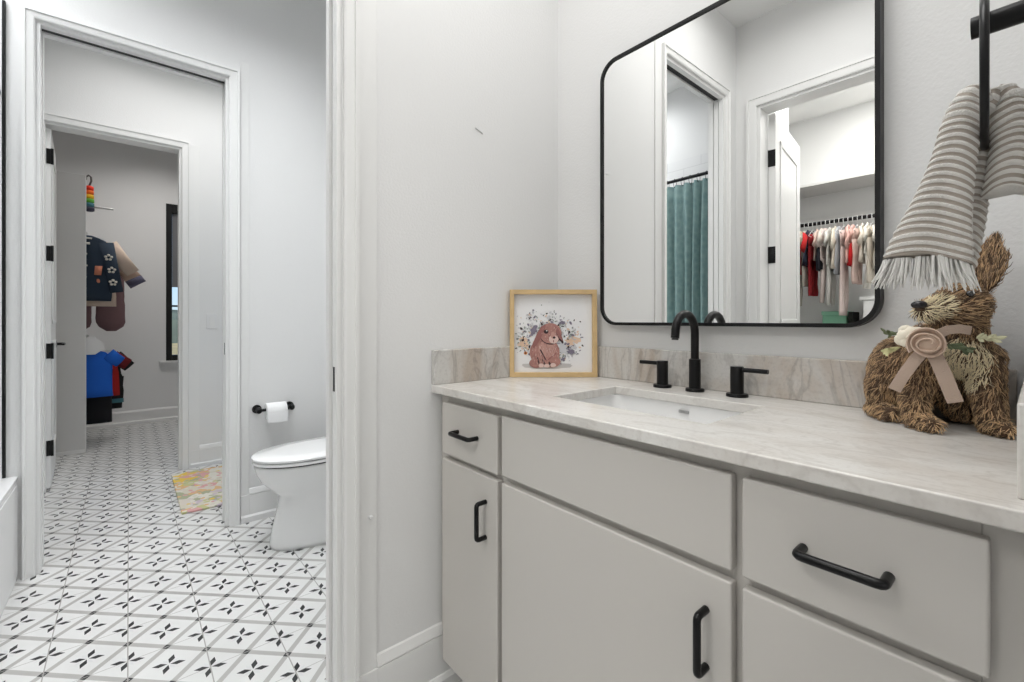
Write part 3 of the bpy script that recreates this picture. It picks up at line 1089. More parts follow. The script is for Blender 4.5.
g = G()
drape(g, [((1.150, -0.372, 1.420), 0.007, 0.024), ((1.143, -0.380, 1.440), 0.010, 0.026), ((1.134, -0.386, 1.425), 0.015, 0.027),
          ((1.127, -0.388, 1.395), 0.019, 0.027), ((1.119, -0.388, 1.350), 0.023, 0.026), ((1.108, -0.388, 1.300), 0.031, 0.024),
          ((1.097, -0.388, 1.250), 0.041, 0.021), ((1.091, -0.388, 1.215), 0.046, 0.017)])
g.build('near_fold', [tw_cream, tw_tan], parent=tow, smooth='all')
g = G()
drape(g, [((1.151, -0.358, 1.415), 0.007, 0.026), ((1.159, -0.352, 1.438), 0.012, 0.030), ((1.170, -0.346, 1.422), 0.018, 0.031),
          ((1.175, -0.343, 1.385), 0.020, 0.031), ((1.174, -0.342, 1.345), 0.021, 0.031), ((1.171, -0.342, 1.300), 0.023, 0.029)], folds=2, phase=1.0)
g.build('far_fold', [tw_cream, tw_tan], parent=tow, smooth='all')
g = G()
drape(g, [((1.146, -0.345, 1.390), 0.010, 0.014), ((1.139, -0.338, 1.34), 0.014, 0.012), ((1.134, -0.335, 1.28), 0.015, 0.010),
          ((1.127, -0.335, 1.22), 0.014, 0.008), ((1.121, -0.335, 1.185), 0.012, 0.006)], folds=2, phase=0.4)
g.build('back_layer', [tw_cream, tw_tan], parent=tow, smooth='all')
g = G()
r2 = random.Random(3)
for k in range(150):
    f_ = r2.uniform(-1, 1)
    dth = r2.uniform(-1, 1)
    x0 = Vector((1.091, -0.388, 1.213)) + TR_ * (0.045 * f_) + TT_ * (0.016 * dth * math.sqrt(max(0, 1 - f_ * f_)))
    ln = r2.uniform(0.032, 0.050) * (0.8 + 0.25 * (f_ + 1) / 2)
    sx = TR_ * (0.012 * f_ + r2.uniform(-0.006, 0.006))
    g.tube([x0 + Vector((0, 0, 0.004)), x0 + sx * 0.5 + TT_ * r2.uniform(-.003, .003) + Vector((0, 0, -ln * 0.5)), x0 + sx * 1.1 + Vector((0, 0, -ln))],
           [0.0016, 0.0014, 0.0006], 5)
g.build('fringe', mat('towel_fringe', (0.78, 0.77, 0.74), 0.95), parent=tow)

# ------------------------------------------------------------------ STRAW RABBIT
rb = empty('rabbit_figurine', (1.08, -0.15, ZC))
tag(rb, 'brown straw rabbit figurine with beige ribbon and rose sitting on the counter', 'figurine')


def ico_union(parts, voxel, smooth_it):
    bm = bmesh.new()
    for c, r, rot in parts:
        mt = Matrix.Translation(Vector(c)) @ (rot.to_4x4() if rot else Matrix.Identity(4)) @ Matrix.Diagonal((*r, 1))
        bmesh.ops.create_icosphere(bm, subdivisions=3, radius=1.0, matrix=mt)
    me = bpy.data.meshes.new('tmp')
    bm.to_mesh(me)
    bm.free()
    o = bpy.data.objects.new('tmp', me)
    COL.objects.link(o)
    md = o.modifiers.new('r', 'REMESH')
    md.mode = 'VOXEL'
    md.voxel_size = voxel
    md = o.modifiers.new('s', 'SMOOTH')
    md.iterations = smooth_it
    dg = bpy.context.evaluated_depsgraph_get()
    ev = o.evaluated_get(dg).to_mesh()
    V = [v.co.copy() for v in ev.vertices]
    N = [v.normal.copy() for v in ev.vertices]
    Fc = [tuple(p.vertices) for p in ev.polygons]
    o.evaluated_get(dg).to_mesh_clear()
    bpy.data.objects.remove(o)
    bpy.data.meshes.remove(me)
    return V, N, Fc


def limb(p0, p1, r0, r1, n=6):
    a, b_ = Vector(p0), Vector(p1)
    return [(a.lerp(b_, k / (n - 1)), (r0 + (r1 - r0) * k / (n - 1),) * 3, None) for k in range(n)]


RB = []
RB.append(((1.022, -0.085, 1.012), (0.056, 0.060, 0.080), None))          # rump
RB.append(((1.068, -0.088, 1.050), (0.056, 0.050, 0.070), None))          # trunk
RB.append(((1.105, -0.122, 1.070), (0.042, 0.042, 0.046), None))          # chest
RB.append(((0.995, -0.100, 0.990), (0.029, 0.046, 0.054), None))          # near haunch
RB.append(((1.105, -0.066, 0.985), (0.036, 0.040, 0.052), None))          # far haunch
RB += limb((0.985, -0.112, 0.949), (1.012, -0.158, 0.944), 0.018, 0.0145) # hind foot
RB += limb((1.064, -0.146, 1.055), (1.050, -0.170, 0.985), 0.030, 0.0205) # near foreleg
RB += limb((1.050, -0.170, 0.985), (1.056, -0.185, 0.948), 0.0205, 0.017)
RB += limb((1.056, -0.188, 0.943), (1.080, -0.212, 0.942), 0.0150, 0.0125)
RB += limb((1.132, -0.120, 1.058), (1.143, -0.136, 0.985), 0.029, 0.0205)  # far foreleg
RB += limb((1.143, -0.136, 0.985), (1.147, -0.144, 0.948), 0.0205, 0.0175)
RB += limb((1.147, -0.147, 0.943), (1.164, -0.166, 0.942), 0.0150, 0.0125)
RB += limb((1.105, -0.115, 1.080), (1.105, -0.138, 1.130), 0.038, 0.036)  # neck
RB.append(((1.107, -0.142, 1.150), (0.040, 0.040, 0.036), None))          # head
RB.append(((1.084, -0.166, 1.147), (0.026, 0.024, 0.022), None))          # cheek
RB.append(((1.068, -0.183, 1.141), (0.018, 0.018, 0.0165), None))         # muzzle
RV, RN, RF = ico_union(RB, 0.0050, 5)

straw = [mat('straw_dark', srgb(82, 66, 54), 0.9), mat('straw_brown', srgb(126, 104, 84), 0.85), mat('straw_tan', srgb(178, 146, 112), 0.85),
         mat('straw_gold', srgb(212, 178, 136), 0.8), mat('straw_cream', srgb(240, 226, 192), 0.85)]
under = mat('straw_under', srgb(92, 72, 56), 0.95, vary=0.3, vscale=120)
CHEST = Vector((1.115, -0.160, 1.052))
CHEEK = Vector((1.083, -0.190, 1.148))
MUZ = Vector((1.062, -0.200, 1.136))
HEADC = Vector((1.103, -0.145, 1.148))


def straw_mesh(g, V, N, Fc, count, seed, flow, lmin=0.010, lmax=0.020, lift=0.20, jit=0.33):
    r3 = random.Random(seed)
    tris, wts = [], []
    for f in Fc:
        for k in range(1, len(f) - 1):
            t_ = (f[0], f[k], f[k + 1])
            tris.append(t_)
            wts.append(((V[t_[1]] - V[t_[0]]).cross(V[t_[2]] - V[t_[0]])).length)
    for t_ in r3.choices(tris, weights=wts, k=count):
        a, b_ = r3.random(), r3.random()
        if a + b_ > 1:
            a, b_ = 1 - a, 1 - b_
        p = V[t_[0]] + (V[t_[1]] - V[t_[0]]) * a + (V[t_[2]] - V[t_[0]]) * b_
        n = (N[t_[0]] * (1 - a - b_) + N[t_[1]] * a + N[t_[2]] * b_).normalized()
        d_ = flow(p, n) + Vector((r3.gauss(0, jit), r3.gauss(0, jit), r3.gauss(0, jit)))
        d_ = d_ - n * d_.dot(n)
        if d_.length < 1e-4:
            continue
        d_.normalize()
        ln = r3.uniform(lmin, lmax)
        wd = r3.uniform(0.0004, 0.00085)
        side = d_.cross(n).normalized() * wd
        p0 = p - n * 0.001
        if p.z < ZC + 0.012:
            d_.z = abs(d_.z) * 0.2
        p1 = p + d_ * ln * 0.55 + n * (0.0025 + lift * ln * 0.22)
        p2 = p + d_ * ln + n * (0.002 + lift * ln * r3.uniform(0.05, 0.7))
        for q in (p1, p2):
            if q.z < ZC + 0.001:
                q.z = ZC + 0.001
        u = r3.random()
        mi = 0 if u < 0.16 else 1 if u < 0.50 else 2 if u < 0.84 else 3
        if p.z < 0.985 and u > 0.45:  # low strands a step lighter: lit lower body put into the straw colour
            mi = min(3, mi + 1)
        dch = ((p - CHEST).x / 0.034) ** 2 + ((p - CHEST).y / 0.06) ** 2 + ((p - CHEST).z / 0.046) ** 2
        if dch < 1 and n.y < -0.1 and u > 0.02:
            mi = 4
        if ((p - CHEEK) * 1).length < 0.021 and u > 0.03:
            mi = 4
        if (p - MUZ).length < 0.018 and p.z < 1.146 and u > 0.15:
            mi = 4
        g.add([p0 - side, p0 + side, p1 + side, p1 - side, p2 + side * 0.3, p2 - side * 0.3, p1 + n * wd * 1.2], [(0, 1, 2, 6, 3), (3, 6, 2, 4, 5)], mi)


def flow_body(p, n):
    if p.z > 1.115:                                  # head: swept back from the nose
        return (p - Vector((1.060, -0.198, 1.146))).normalized() + Vector((0, 0, 0.1))
    return Vector((-0.25, 0.15, -1.0))


g = G()
g.add(RV, RF, 5)
straw_mesh(g, RV, RN, RF, 15000, 5, flow_body)
g.build('body', straw + [under], parent=rb, fix=False)


def ear(base, tip, wide, seed, face):
    base, tip = Vector(base), Vector(tip)
    ax = tip - base
    sd = ax.cross(Vector(face)).normalized()
    fc = sd.cross(ax).normalized()
    parts = []
    for k in range(9):
        f_ = k / 8
        wv = wide * (0.30 + 0.80 * math.sin(PI * min(1, f_ * 0.86 + 0.08)) ** 0.8) * (1.0 if f_ < 0.85 else 0.7)
        rot = Matrix((sd, fc, ax.normalized())).transposed()
        parts.append((base + ax * f_ + fc * 0.004 * math.sin(PI * f_), (wv, 0.004, 0.012), rot))
    V, N, Fc = ico_union(parts, 0.004, 3)
    g = G()
    g.add(V, Fc, 5)
    axn = ax.normalized()
    straw_mesh(g, V, N, Fc, 1500, seed, lambda p, n: axn, 0.010, 0.020, 0.03, 0.13)
    return g.build('ear', straw + [under], parent=rb, fix=False)


ear((1.130, -0.130, 1.174), (1.147, -0.118, 1.258), 0.0285, 11, (-0.3, -0.95, 0))
ear((1.103, -0.120, 1.180), (1.092, -0.085, 1.272), 0.017, 12, (-0.2, -0.98, 0))
# hidden-behind-towel ear gets the same straw; eyes, nose, whisker tuft
for c in ((1.123, -0.176, 1.170), (1.077, -0.152, 1.170)):
    eo = G().ell(c, (0.0058, 0.0058, 0.0058), 14, 10).build('eye', mat('eye_black', (0.006, 0.006, 0.007), 0.05, coat=1.0), parent=rb, smooth='all')
G().ell((1.061, -0.203, 1.152), (0.0115, 0.0080, 0.0074), 16, 10).build('nose', mat('nose_black', (0.012, 0.010, 0.012), 0.25), parent=rb, smooth='all')

# ribbon, rose, flower, leaves
rib_m = mat('beige_ribbon', srgb(184, 163, 148), 0.8, bump=0.3, scale=500)
rose_m = mat('beige_rose', srgb(206, 182, 164), 0.8, bump=0.2, scale=300)


def strip(g, pts, hw, side, th=0.0012):
    rings = []
    for i, p in enumerate(pts):
        p = Vector(p)
        tg = (Vector(pts[min(i + 1, len(pts) - 1)]) - Vector(pts[max(i - 1, 0)])).normalized()
        s_ = Vector(side) - tg * Vector(side).dot(tg)
        s_.normalize()
        nn = tg.cross(s_).normalized()
        rings.append([p + s_ * hw + nn * th, p - s_ * hw + nn * th, p - s_ * hw - nn * th, p + s_ * hw - nn * th])
    g.loft(rings)


g = G()
strip(g, [(1.072, -0.208, 1.078), (1.058, -0.214, 1.056), (1.043, -0.217, 1.028), (1.029, -0.215, 0.998)], 0.0092, TR_)
strip(g, [(1.078, -0.210, 1.075), (1.088, -0.213, 1.050), (1.097, -0.213, 1.022), (1.108, -0.211, 0.986)], 0.0105, TR_)
strip(g, [(1.083, -0.208, 1.098), (1.098, -0.203, 1.108), (1.112, -0.193, 1.110), (1.124, -0.182, 1.107)], 0.0075, (0, 0, 1))
g.build('ribbon', rib_m, parent=rb)
g = G()
RC = Vector((1.073, -0.214, 1.084))
turns = 2.6
rings = []
NR = 90
for i in range(NR):
    f_ = i / (NR - 1)
    th = f_ * turns * 2 * PI
    rad = 0.003 + 0.0175 * f_ ** 0.85 + 0.0012 * math.sin(th * 2.3)
    ex = TR_ * math.cos(th) + Vector((0, 0, 1)) * math.sin(th)
    hgt = 0.013 - 0.006 * f_ + 0.0015 * math.sin(th * 3.1)
    base_d = -0.004 - 0.003 * f_
    inner_ = RC + ex * rad
    flare = 0.0035 + 0.004 * f_
    rings.append([RC + ex * (rad + flare) + TT_ * hgt, RC + ex * (rad + flare + 0.0018) + TT_ * (hgt - 0.001),
                  RC + ex * (rad * 0.82 + 0.0018) + TT_ * base_d, RC + ex * (rad * 0.82) + TT_ * base_d])
g.loft(rings)
g.ell(RC, (0.019, 0.008, 0.019), 16, 8)
g.build('rose', rose_m, parent=rb, smooth=True)
g = G()
WC = Vector((1.050, -0.206, 1.094))
for k in range(9):
    a = 2 * PI * k / 9
    ex = TR_ * math.cos(a) + Vector((0, 0, 1)) * math.sin(a)
    r_ = 0.011 if k % 2 else 0.007
    rot = Matrix((ex, ex.cross(TT_).normalized(), TT_)).transposed()
    g.ell(WC + ex * r_ + TT_ * (0.004 if k % 2 == 0 else 0), (0.013, 0.012, 0.007), 10, 6, rot=rot)
g.ell(WC + TT_ * 0.004, (0.010, 0.008, 0.010), 10, 8)
g.build('white_flower', mat('white_petals', srgb(240, 232, 214), 0.8), parent=rb, smooth='all')


def leaf(g, base, d_, ln, wd, mi):
    base, d_ = Vector(base), Vector(d_).normalized()
    sd = d_.cross(TT_ + Vector((0, 0, 0.3))).normalized()
    nn = sd.cross(d_).normalized()
    rings = []
    for k in range(6):
        f_ = k / 5
        w_ = wd * math.sin(PI * (0.08 + 0.9 * f_)) ** 0.8
        c = base + d_ * ln * f_ + nn * 0.15 * ln * f_ * f_
        rings.append([c + sd * w_, c + nn * 0.0008, c - sd * w_, c - nn * 0.0008])
    g.loft(rings, mi)


g = G()
r4 = random.Random(9)
for c, dirs, n_, mi in (((1.036, -0.195, 1.098), (-0.9, -0.1, 0.15), 9, 0), ((1.034, -0.197, 1.076), (-0.7, -0.2, -0.35), 12, 1),
                        ((1.100, -0.208, 1.084), (0.7, -0.1, -0.25), 14, 2), ((1.130, -0.172, 1.094), (0.8, 0.2, 0.0), 10, 3)):
    c = Vector(c)
    dv = Vector(dirs).normalized()
    g.tube([c, c + dv * 0.026], 0.0008, 5, mi)
    for k in range(n_):
        f_ = k / n_
        d_ = dv + Vector((r4.gauss(0, .55), r4.gauss(0, .25), r4.gauss(0, .55)))
        leaf(g, c + dv * 0.024 * f_, d_, r4.uniform(0.009, 0.015), r4.uniform(0.0022, 0.0036), mi)
g.build('leaves', [mat('leaf_green', srgb(104, 112, 84), 0.8), mat('leaf_pale', srgb(190, 186, 140), 0.8), mat('leaf_dark', srgb(78, 88, 62), 0.8),
                   mat('leaf_cream', srgb(206, 204, 170), 0.8)], parent=rb)

# ------------------------------------------------------------------ TOILET ROOM
TX = -1.262
to = empty('toilet', (TX, -0.4, 0))
tag(to, 'white toilet with skirted base and closed lid in the toilet room', 'toilet')


def egg(hw, yf, yb, z, n=40, sq=2.4):
    """outline: elliptical front at yf, squarer back at yb"""
    ym = yf + (yb - yf) * 0.52
    pts = []
    for k in range(n):
        a = 2 * PI * k / n
        c, s_ = math.cos(a), math.sin(a)
        if s_ < 0:
            x = hw * (abs(c) ** (2 / 2.1)) * (1 if c >= 0 else -1)
            y = ym + (ym - yf) * -(abs(s_) ** (2 / 2.1))
        else:
            x = hw * (abs(c) ** (2 / sq)) * (1 if c >= 0 else -1)
            y = ym + (yb - ym) * (abs(s_) ** (2 / sq))
        pts.append((TX + x, y, z))
    return pts


G().loft([egg(0.139, -0.742, -0.16, 0.001, sq=6), egg(0.141, -0.744, -0.16, 0.02, sq=6), egg(0.135, -0.728, -0.16, 0.10, sq=6), egg(0.128, -0.708, -0.15, 0.19, sq=5),
          egg(0.126, -0.701, -0.14, 0.25, sq=5), egg(0.140, -0.738, -0.13, 0.285, sq=5), egg(0.160, -0.780, -0.13, 0.33, sq=5), egg(0.172, -0.802, -0.12, 0.375, sq=4),
          egg(0.177, -0.810, -0.12, 0.405, sq=4), egg(0.176, -0.811, -0.12, 0.414, sq=4), egg(0.172, -0.806, -0.13, 0.417, sq=4)]).build('bowl', M['porcelain'], parent=to, smooth='all')
G().loft([egg(0.168, -0.800, -0.25, 0.4168), egg(0.168, -0.800, -0.25, 0.4250)]).build('seat_gap_shade', M['near_black'], parent=to)  # dark sheet standing in for the shade between bowl and seat
G().loft([egg(0.178, -0.814, -0.24, 0.4248), egg(0.183, -0.820, -0.24, 0.428), egg(0.183, -0.820, -0.24, 0.437), egg(0.180, -0.816, -0.24, 0.4405)]) \
    .build('seat', M['porcelain'], parent=to, smooth=True)
G().loft([egg(0.174, -0.807, -0.245, 0.4402), egg(0.174, -0.807, -0.245, 0.4445)]).build('lid_gap_shade', M['near_black'], parent=to)  # dark sheet standing in for the shade between seat and lid
G().loft([egg(0.181, -0.818, -0.24, 0.4443), egg(0.184, -0.821, -0.24, 0.446), egg(0.184, -0.821, -0.24, 0.456), egg(0.177, -0.812, -0.245, 0.4625),
          egg(0.12, -0.72, -0.30, 0.466), egg(0.04, -0.60, -0.42, 0.467)]).build('lid', M['porcelain'], parent=to, smooth=True)
tk = G().box(TX - 0.21, TX + 0.21, -0.215, -0.03, 0.40, 0.76).build('tank', M['porcelain'], parent=to, bevel=0.025, seg=4, smooth=True)
G().box(TX - 0.22, TX + 0.22, -0.225, -0.02, 0.760, 0.795).build('tank_lid', M['porcelain'], parent=to, bevel=0.010, seg=3)
G().cyl((TX - 0.17, -0.216, 0.70), (TX - 0.17, -0.232, 0.70), 0.014, n=14).tube([(TX - 0.17, -0.230, 0.70), (TX - 0.10, -0.232, 0.695)], 0.006, 8) \
    .build('flush_lever', M['black'], parent=to, smooth=True)

PX, PZ = XC1 + 0.062, 0.622
ph = empty('toilet_paper_holder', (XC1, -0.62, PZ))
tag(ph, 'black double post toilet paper holder on the white wall beside the toilet', 'paper holder')
for yv in (-0.722, -0.553):
    G().lathe([(0.024, 0.001), (0.024, 0.009), (0.010, 0.012), (0.010, 0.052)], (XC1, yv, PZ), 20, 'x').ell((PX, yv, PZ), (0.018, 0.016, 0.018), 16, 10) \
        .build('post', M['black'], parent=ph, smooth=True)
G().cyl((PX, -0.722, PZ), (PX, -0.553, PZ), 0.008, n=14).build('bar', M['black'], parent=ph, smooth=True)
tp = empty('toilet_paper_roll', (PX, -0.62, PZ - 0.012))
tag(tp, 'white toilet paper roll on the black holder beside the toilet', 'toilet paper')
c = (PX, -0.688, PZ - 0.0105)
G().lathe([(0.020, 0), (0.046, 0), (0.047, 0.002), (0.047, 0.100), (0.046, 0.102), (0.020, 0.102)], c, 32, 'y').build('roll', M['tissue'], parent=tp, smooth=True)
g = G()
strip(g, [(PX + 0.020, -0.637, PZ - 0.0105 + 0.0425), (PX + 0.040, -0.637, PZ + 0.015), (PX + 0.0475, -0.637, PZ - 0.02), (PX + 0.0475, -0.637, PZ - 0.045),
          (PX + 0.0475, -0.637, PZ - 0.068)], 0.05, (0, 1, 0), 0.0004)
g.build('loose_sheet', M['tissue'], parent=tp)

tb = empty('bathtub', (-0.9, -2.0, 0))
tag(tb, 'white alcove bathtub with a flat apron beside the toilet room doorway', 'bathtub')
TX0, TX1, TY0, TY1 = XC1 + 0.002, XA - 0.003, -2.388, -1.640
g = G()
rings = [rrect(TX0, TX1, TY0, TY1, 0.0, 0.01, 4), rrect(TX0, TX1, TY0, TY1, 0.43, 0.01, 4), rrect(TX0, TX1, TY0, TY1 + 0.004, 0.442, 0.012, 4),
         rrect(TX0, TX1, TY0, TY1 + 0.004, 0.450, 0.012, 4), rrect(TX0 + 0.08, TX1 - 0.08, TY0 + 0.06, TY1 - 0.075, 0.450, 0.10, 4),
         rrect(TX0 + 0.10, TX1 - 0.10, TY0 + 0.08, TY1 - 0.095, 0.43, 0.12, 4), rrect(TX0 + 0.16, TX1 - 0.14, TY0 + 0.12, TY1 - 0.13, 0.12, 0.14, 4),
         rrect(TX0 + 0.22, TX1 - 0.22, TY0 + 0.18, TY1 - 0.19, 0.09, 0.14, 4)]
g.loft(rings)
g.build('tub_shell', mat('tub_acrylic', (0.84, 0.84, 0.84), 0.2), parent=tb)
G().box(TX0 + 0.004, TX1 - 0.004, TY1, TY1 + 0.003, 0.02, 0.415).build('apron_panel', mat('tub_apron', (0.84, 0.84, 0.84), 0.25), parent=tb, bevel=0.001)

cr = empty('curtain_rod', (-0.9, -1.715, 2.09))
tag(cr, 'straight black shower curtain rod across the tub alcove', 'curtain rod')
G().cyl((XC1 + 0.013, -1.715, 2.09), (XA - 0.001, -1.715, 2.09), 0.011, n=16).build('rod', M['black'], parent=cr, smooth=True)
for xa, xb in ((XC1 + 0.0125, XC1 + 0.022), (XA - 0.0005, XA - 0.010)):
    G().cyl((xa, -1.715, 2.09), (xb, -1.715, 2.09), 0.030, n=20).build('flange', M['black'], parent=cr, smooth=True)
cu = empty('shower_curtain', (-0.35, -1.715, 0.1))
tag(cu, 'teal patterned shower curtain gathered at one end of the black rod', 'curtain')
rings = []
n_ = 120
CX0, CX1 = -0.570, -0.150
for zi in range(16):
    f_ = zi / 15
    z = 2.055 - f_ * 1.585
    ring = []
    for sgn in (1, -1):
        for k in range(n_ + 1):
            kk = k if sgn > 0 else n_ - k
            u = kk / n_
            x = CX0 + (CX1 - CX0) * u
            amp = 0.020 + 0.014 * min(1, f_ * 4)
            y = -1.715 + amp * math.sin(u * 2 * PI * 6.5 + 0.5 * math.sin(u * 9 + f_)) + 0.006 * math.sin(u * 31 + f_ * 3)
            ring.append((x + 0.004 * math.sin(f_ * 5 + u * 12), y + sgn * 0.0008, z))
    rings.append(ring)
G().loft(rings).build('fabric', M['curtain'], parent=cu, smooth='all')
for k in range(8):
    xk = CX0 + 0.012 + (CX1 - CX0 - 0.024) * k / 7
    G().tube([(xk, -1.715 + 0.021 * math.sin(2 * PI * j / 16), 2.073 + 0.030 * math.cos(2 * PI * j / 16)) for j in range(16)], 0.0016, 6, close=True) \
        .build('curtain_ring', M['black'], parent=cu)

# ------------------------------------------------------------------ HALL
RUGP = (-2.43, -0.60)
tag(G().box(-2.86, -2.01, -1.040, -0.15, 0.0, 0.012).build('bath_mat', M['rug'], bevel=0.004, origin=(-2.43, -0.6, 0)),
    'multicoloured floral bath mat on the patterned hall floor', 'mat')


def switch(loc, name, label):
    o = empty(name, loc)
    tag(o, label, 'light switch')
    x, y, z = loc
    G().box(x, x + 0.005, y - 0.036, y + 0.036, z - 0.058, z + 0.058).build('plate', M['plastic'], parent=o, bevel=0.0025)
    G().box(x + 0.005, x + 0.008, y - 0.017, y + 0.017, z - 0.034, z + 0.034).build('rocker', M['trim'], parent=o, bevel=0.001)


switch((XD1, -0.778, 1.115), 'light_switch', 'white rocker light switch on the hall wall right of the far doorway')
# scrap of tape and a bumper on the vanity side wall
g = G()
rt = Matrix.Rotation(math.radians(-18), 3, 'X')
pts = [(-0.017, -0.0035), (0.016, -0.0035), (0.017, 0.0030), (-0.015, 0.0035)]
a0 = Vector((0.0005, -0.392, 1.752))
g.loft([[a0 + rt @ Vector((0, y, z)) for y, z in pts], [a0 + rt @ Vector((0.003, y, z)) for y, z in pts]])
g.build('adhesive_strip', M['plastic'], origin=tuple(a0))
tag(bpy.data.objects['adhesive_strip'], 'small white adhesive strip left on the blank wall above the framed picture', 'strip')
bq = G().lathe([(0.0060, 0.0002), (0.0060, 0.004), (0.004, 0.007)], (0.006, -0.765, 0.583), 16, 'x').build('wall_bumper', M['plastic'], origin=(0.006, -0.765, 0.583), smooth=True)
tag(bq, 'tiny white round bumper low on the wall between doorway and vanity', 'bumper')


# ------------------------------------------------------------------ CLOTHES
def ering(c, a, b_, n=16):
    """ring in a horizontal plane, a = half width along y, b_ = half depth along x"""
    return [(c[0] + b_ * math.cos(2 * PI * k / n), c[1] + a * math.sin(2 * PI * k / n), c[2]) for k in range(n)]


def top_geo(g, hw, h, sl, sw, mi=0, msl=None, dep=0.03, flare=1.05, ang=62, neck=0.33):
    """shirt/jacket hanging from z = 0, width along y"""
    msl = mi if msl is None else msl
    rows = [(-0.005, neck), (-0.02, neck + 0.2), (-0.045, 0.86), (-0.07, 0.93), (-0.16, 0.94), (-0.5 * h, 0.97 * flare ** 0.5), (-0.85 * h, flare), (-h, flare * 1.01)]
    rings = []
    for i, (z, w_) in enumerate(rows):
        d_ = dep * (0.35 + 0.65 * min(1, i / 3)) * (1 + 0.15 * math.sin(i * 2.1))
        rings.append(ering((0.004 * math.sin(i * 1.7), 0, z), hw * w_, d_, 18))
    g.loft(rings, mi)
    if sl > 0:
        for s_ in (1, -1):
            a = math.radians(ang)
            p0 = Vector((0, s_ * hw * 0.80, -0.062))
            dv = Vector((0, s_ * math.cos(a), -math.sin(a)))
            p1 = p0 + dv * sl * 0.5 + Vector((0.008, 0, 0))
            p2 = p0 + dv * sl
            g.tube([p0, p1, p2], [(sw * 1.15, dep * 0.9), (sw, dep * 0.85), (sw * 0.9, dep * 0.8)], 12, msl, up=(1, 0, 0))


def pants_geo(g, hw, h, mi=0, dep=0.025, gap=0.04, rnd=False):
    g.loft([ering((0, 0, -0.0), hw, dep * 0.8), ering((0, 0, -0.05), hw * 1.03, dep), ering((0, 0, -0.24 * h), hw * 1.08, dep)], mi)
    for s_ in (1, -1):
        c0 = s_ * hw * 0.53
        rows = [(-0.2 * h, 0.56), (-0.5 * h, 0.50), (-0.8 * h, 0.47), (-0.94 * h, 0.45), (-h, 0.30 if rnd else 0.44)]
        g.loft([ering((0.003 * s_, c0 * (1 + 0.15 * (-z / h)), z), hw * w_, dep * (1.1 + (0.25 * math.sin(z * 60) if rnd else 0))) for z, w_ in rows], mi)


def romper_geo(g, hw, h, mi=0, ml=None, dep=0.013):
    ml = mi if ml is None else ml
    top_geo(g, hw, h * 0.5, hw * 1.0, hw * 0.30, mi, dep=dep, ang=60)
    for s_ in (1, -1):
        g.tube([(0, s_ * hw * 0.45, -0.42 * h), (0.006, s_ * hw * 0.55, -0.7 * h), (0, s_ * hw * 0.62, -h)], [(hw * 0.42, dep * 1.1), (hw * 0.36, dep), (hw * 0.30, dep * 0.9)], 10, ml, up=(1, 0, 0))


def hanger(name, loc, hw, mm, label, group, drop=0.085, rodr=0.014, th=0.0032):
    """wire/plastic hanger; loc = crown of the hook (rests on the rod)"""
    o = empty(name, loc)
    tag(o, label, 'hanger', group)
    x, y, z = loc
    hk = [(x, y + (rodr + th) * math.cos(a), z - rodr - th + (rodr + th) * math.sin(a)) for a in [math.radians(k) for k in range(-20, 181, 20)]]
    hk = hk[::-1]
    hk2 = hk[::-1]
    path = hk2[::-1] if False else hk
    # hook runs over the rod then down to the shoulder
    g = G()
    g.tube(path + [(x, y + 0.012, z - 0.045), (x, y, z - drop + 0.02), (x, y, z - drop)], th, 8)
    g.build('hook', mm, parent=o)
    g = G()
    zz = z - drop
    g.tube([(x, y, zz), (x, y + hw * 0.5, zz - 0.022), (x, y + hw, zz - 0.055), (x, y, zz - 0.06), (x, y - hw, zz - 0.055), (x, y - hw * 0.5, zz - 0.022)], th * 1.2, 8, close=True)
    g.build('shoulder_bar', mm, parent=o)
    return o


def garment(name, loc, geo, mats, label, cat, group=None, yaw_=0.0, smooth='all'):
    g = G()
    geo(g)
    sd = len(name) * 3.7 + loc[0] * 11
    g.v = [(p[0] + 0.012 * noise.noise(Vector((p[1] * 16 + sd, p[2] * 7, p[0] * 4))), p[1] + 0.008 * noise.noise(Vector((p[1] * 5, p[2] * 14, sd))), p[2]) for p in g.v]
    o = g.build(name, mats, smooth=smooth)
    o.location = loc
    o.rotation_euler = (0, 0, yaw_)
    tag(o, label, cat, group)
    return o


# ---- clothes closet seen through the far doorway
cp = empty('closet_partition', (-4.075, -1.85, 0))
tag(cp, 'tall pale grey closet partition panel standing behind the open white door', 'partition')
G().box(-4.085, -4.062, -2.198, -1.553, 0.0, 2.355).build('panel', M['card'], parent=cp, bevel=0.002)
G().box(-4.088, -4.059, -1.555, -1.549, 0.0, 2.358).build('edge_band', M['trim'], parent=cp)
G().box(-4.062, -4.050, -2.198, -1.553, 0.0, 0.030).build('shoe', M['trim'], parent=cp, bevel=0.003)

HG = 'hangers in the far closet'
rodu = G().cyl((-4.0855, -1.60, 1.985), (XW + 0.001, -1.60, 1.985), 0.014, n=14).build('closet_rod', M['steel'], origin=(-4.6, -1.60, 1.985))
tag(rodu, 'upper steel closet rod holding the navy cardigan behind the partition', 'rod', 'closet rods')
rodl = G().cyl((-4.0855, -1.60, 0.965), (XW + 0.001, -1.60, 0.965), 0.014, n=14).build('closet_rod', M['steel'], origin=(-4.6, -1.60, 0.965))
tag(rodl, 'lower steel closet rod holding the blue shirt behind the partition', 'rod', 'closet rods')
val = G().cyl((-4.60, -2.199, 2.20), (-4.60, -1.385, 2.192), 0.010, n=12).build('valet_rod', M['steel'], origin=(-4.60, -1.5, 2.2), smooth=True)
tag(val, 'slim grey valet rod sticking out above the hanging cardigan', 'rod')

UP = 1.999
wire = M['plastic']
navy = cloth(36, 50, 66)
daisy = cloth(214, 210, 202)
og = cloth(206, 132, 104)


